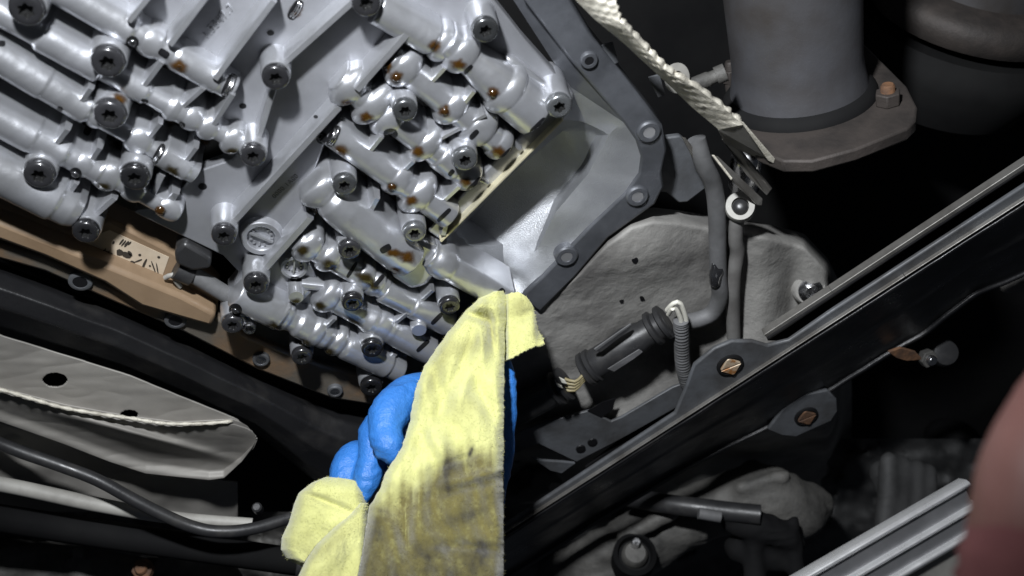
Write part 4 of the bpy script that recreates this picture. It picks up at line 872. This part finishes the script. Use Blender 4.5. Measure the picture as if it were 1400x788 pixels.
TR = thing('trim_strip', 'shiny polished metal strip with two long grooves at the bottom right', 'trim strip', P(1190, 730, .55))
ta, tb = P(1010, 836, .50), P(1321, 656, .52); tax = (tb - ta).normalized(); tl = tax.cross(zc_w).normalized(); tn = tl.cross(tax).normalized()
if tn.dot(CAM - ta) < 0: tn = -tn
if tl.dot(yc_w) > 0: tl = -tl
kk = mpp(ta)
def trim_prof(x0, x1, seg, hgt):
    return [(x0 + (x1 - x0) * i / seg, hgt * math.sin(math.pi * i / seg)) for i in range(seg + 1)]
def extr(name, prof, m, parent, ext=0):
    vs = []; n = len(prof)
    for e in (ta, tb + tax * ext):
        vs += [e + tl * a * kk + tn * b * kk for a, b in prof]
    fs = [[i, (i + 1) % n, n + (i + 1) % n, n + i] for i in range(n)] + [list(range(n))[::-1], [n + i for i in range(n)]]
    return obj(name, vs, fs, m, parent, True, None, 50)
extr('chrome_bead', [(0, -20)] + trim_prof(0, 11, 10, 6) + [(11, -20)], M['chrome'], TR)
extr('groove', [(10, -14), (10, -3), (36, -5), (36, -14)], M['darkpolish'], TR, -.002)
extr('chrome_bead', [(34, -20)] + trim_prof(35, 44, 10, 5) + [(44, -20)], M['chrome'], TR)
extr('groove', [(43, -14), (43, -3), (66, -5), (66, -14)], M['darkpolish'], TR, -.002)
extr('chrome_bead', [(64, -20)] + trim_prof(65, 76, 10, 4) + [(76, -20)], M['chrome'], TR)
extr('white_face', [(76, -4), (92, -16), (190, -60), (190, -66), (80, -20)], M['white'], TR, -.004)

ps = fused('person', [[(1500, 500, .25, 60), (1452, 580, .245, 78), (1432, 660, .242, 95), (1428, 760, .24, 104), (1430, 920, .24, 112)]], .0025, M['skin'], None, 8, .0004)
tag(ps, 'blurred bare forearm with a faded red sleeve at the right edge', 'person')
fused('sleeve', [[(1434, 738, .2405, 108), (1428, 790, .24, 114), (1430, 920, .24, 122)]], .0025, M['sleeve'], ps, 3, .0008)

# ================================================================== LOWER LEFT
CB = thing('cross_beam', 'wide black cross beam running below the tan module and the brown pan rail', 'beam', S(250, 500, .03))
B0 = [(-80, 335), (0, 358), (150, 416), (250, 462), (350, 511), (450, 552), (524, 566), (640, 640)]; B1 = [(-80, 440), (0, 462), (177, 516), (350, 592), (420, 650), (520, 720), (640, 800)]
BHp = [(0, -.040), (.06, -.022), (.15, -.010), (.35, .001), (.6, .003), (.85, -.004), (1, -.02)]
def beam_fn(u, v):
    x = -80 + 720 * u; y = lerp_list(B0, x) * (1 - v) + lerp_list(B1, x) * v
    return S(x, y, lerp_list(BHp, v)) + DN * .0006 * fbm((x * .015, y * .015, 8), 1)
vs, fs = grid(60, 40, beam_fn); solid(obj('beam_skin', vs, fs, M['black'], CB), .003)
tag(CB, 'wide black cross beam running below the tan module and the brown pan rail', 'beam')

SH = thing('heat_shield', 'grey creased heat shield sheet with two holes and a cord across it', 'heat shield', S(170, 560, .0))
T_ = [(-60, 440), (0, 459), (88, 486), (177, 514), (260, 548), (320, 572), (338, 582), (350, 598)]; Bt = [(-60, 552), (0, 577), (88, 608), (150, 632), (199, 648), (286, 657), (306, 654), (330, 632), (345, 612), (350, 600)]
CR = [(-60, 524), (0, 534), (88, 557), (177, 573), (243, 581), (318, 577), (350, 588)]
def sh_fn(u, v):
    x = -60 + 410 * u; a, b, c = lerp_list(T_, x), lerp_list(Bt, x), lerp_list(CR, x)
    y = a + (b - a) * v
    h = .010 + .012 * smooth01(-4, 3, y - c) - .010 * smooth01(0, 60, y - c) + .006 * gs(x, y, 190, 595, 110, 7, 15) + .004 * smooth01(.85, 1, v) + (.0007 * fbm((x * .012, y * .02, 4), 1, 2)) + .0006 * abs(fbm((x * .012, y * .05, 14), 1, 2))
    return S(x, y, h)
vs, fs = grid(300, 150, sh_fn)
def inhole(c):
    q = RC.transposed() @ (c - CAM); X = CX - q.x / q.z * F; Y = CY + q.y / q.z * F
    return ((X - 75) / 17) ** 2 + ((Y - 520) / 10) ** 2 < 1 or ((X - 177) / 12) ** 2 + ((Y - 567) / 6) ** 2 < 1
fs = [f for f in fs if not inhole(sum((vs[i] for i in f), Vector()) / 4)]
solid(obj('shield_sheet', vs, fs, M['shield'], SH), .001)
wr = spline(pts3([(-60, 522, .026), (0, 533, .026), (45, 546, .026), (88, 558, .026), (140, 567, .026), (177, 572, .026), (215, 578, .026), (243, 580, .025), (285, 579, .024), (318, 576, .022)]), .002); nw = len(wr)
vs, fs = tube_geo(wr, lambda t: .0011 + .0003 * math.sin(t * nw * 1.9), 8); obj('cord', vs, fs, M['braid'], SH)
def fp_fn(u, v):
    x = -60 + 385 * u; a = lerp_list([(-60, 560), (88, 604), (199, 644), (325, 660)], x); b = lerp_list([(-60, 660), (150, 690), (325, 712)], x); y = a + (b - a) * v
    return S(x, y, .0 + .004 * fbm((x * .010, y * .02, 40), 1, 2) + .0025 * abs(fbm((x * .014, y * .02, 44), 1, 2)) - .01 * smooth01(.85, 1, u))
vs, fs = grid(110, 40, fp_fn); fp = solid(obj('floor_panel', vs, fs, M['shield']), .001); tag(fp, 'crumpled grey underbody panel in the shade below the heat shield', 'panel')
bh = tube('black_hose', [P(-40, 590, .612), P(26, 617, .612), P(80, 636, .616), P(132, 656, .62), P(180, 682, .625), P(221, 703, .63), P(262, 720, .635), P(300, 727, .638), P(350, 722, .645), P(420, 700, .66)], .0036, M['blackplastic'], None, 18)
tag(bh, 'black rubber hose sweeping under the grey heat shield', 'hose')
wp = tube('white_pipe', [P(-40, 655, .628), P(30, 668, .632), P(132, 690, .640), P(238, 708, .648), P(345, 716, .655)], lambda t: .0044 - .0020 * max(0, t - .4), M['white'], None, 16)
tag(wp, 'cream white pipe lying behind the black hose', 'pipe')
LBm = thing('black_bar', 'straight black bar low on the left beneath the white pipe', 'bar', P(150, 720, .70))
V, Fc = tube_geo([P(-60, 700, .65), P(150, 732, .66), P(430, 772, .68)], .0085, 12); obj('bar_tube', V, Fc, M['blackmatt'], LBm)
lathe('end_cap', P(430, 772, .68), (P(430, 772, .68) - P(150, 728, .67)), [(.0095, -.01), (.0115, .002), (.007, .004)], M['blackplastic'], LBm, 16, 40)
lump_thing('axle_casting', [[(-20, 780, .73, 44), (80, 785, .73, 40), (150, 800, .73, 44), (240, 810, .73, 40)], [(110, 765, .71, 14), (112, 800, .71, 16)], [(230, 765, .72, 20), (300, 800, .73, 34)], [(30, 750, .73, 14), (40, 800, .71, 20)]], M['dimcast'], 'dark dirty axle casting along the bottom left edge', 'casting', .004, .003)
RB = P(198, 780, .69); rbt = hexnut('rusty_bolt', RB, (zc_w + yc_w * .4).normalized(), .007, .006, M['rust'], None); tag(rbt, 'small rusty bolt on the dark axle casting', 'bolt')
bb = lathe('bolt_head', P(352, 695, .645), zc_w + yc_w * .5, [(.003, -.004), (.003, .002), (.002, .003)], M['blackplastic'], None, 16, 40); bb.name = 'hose_bolt'; tag(bb, 'dull round bolt beside the bend of the black hose', 'bolt')
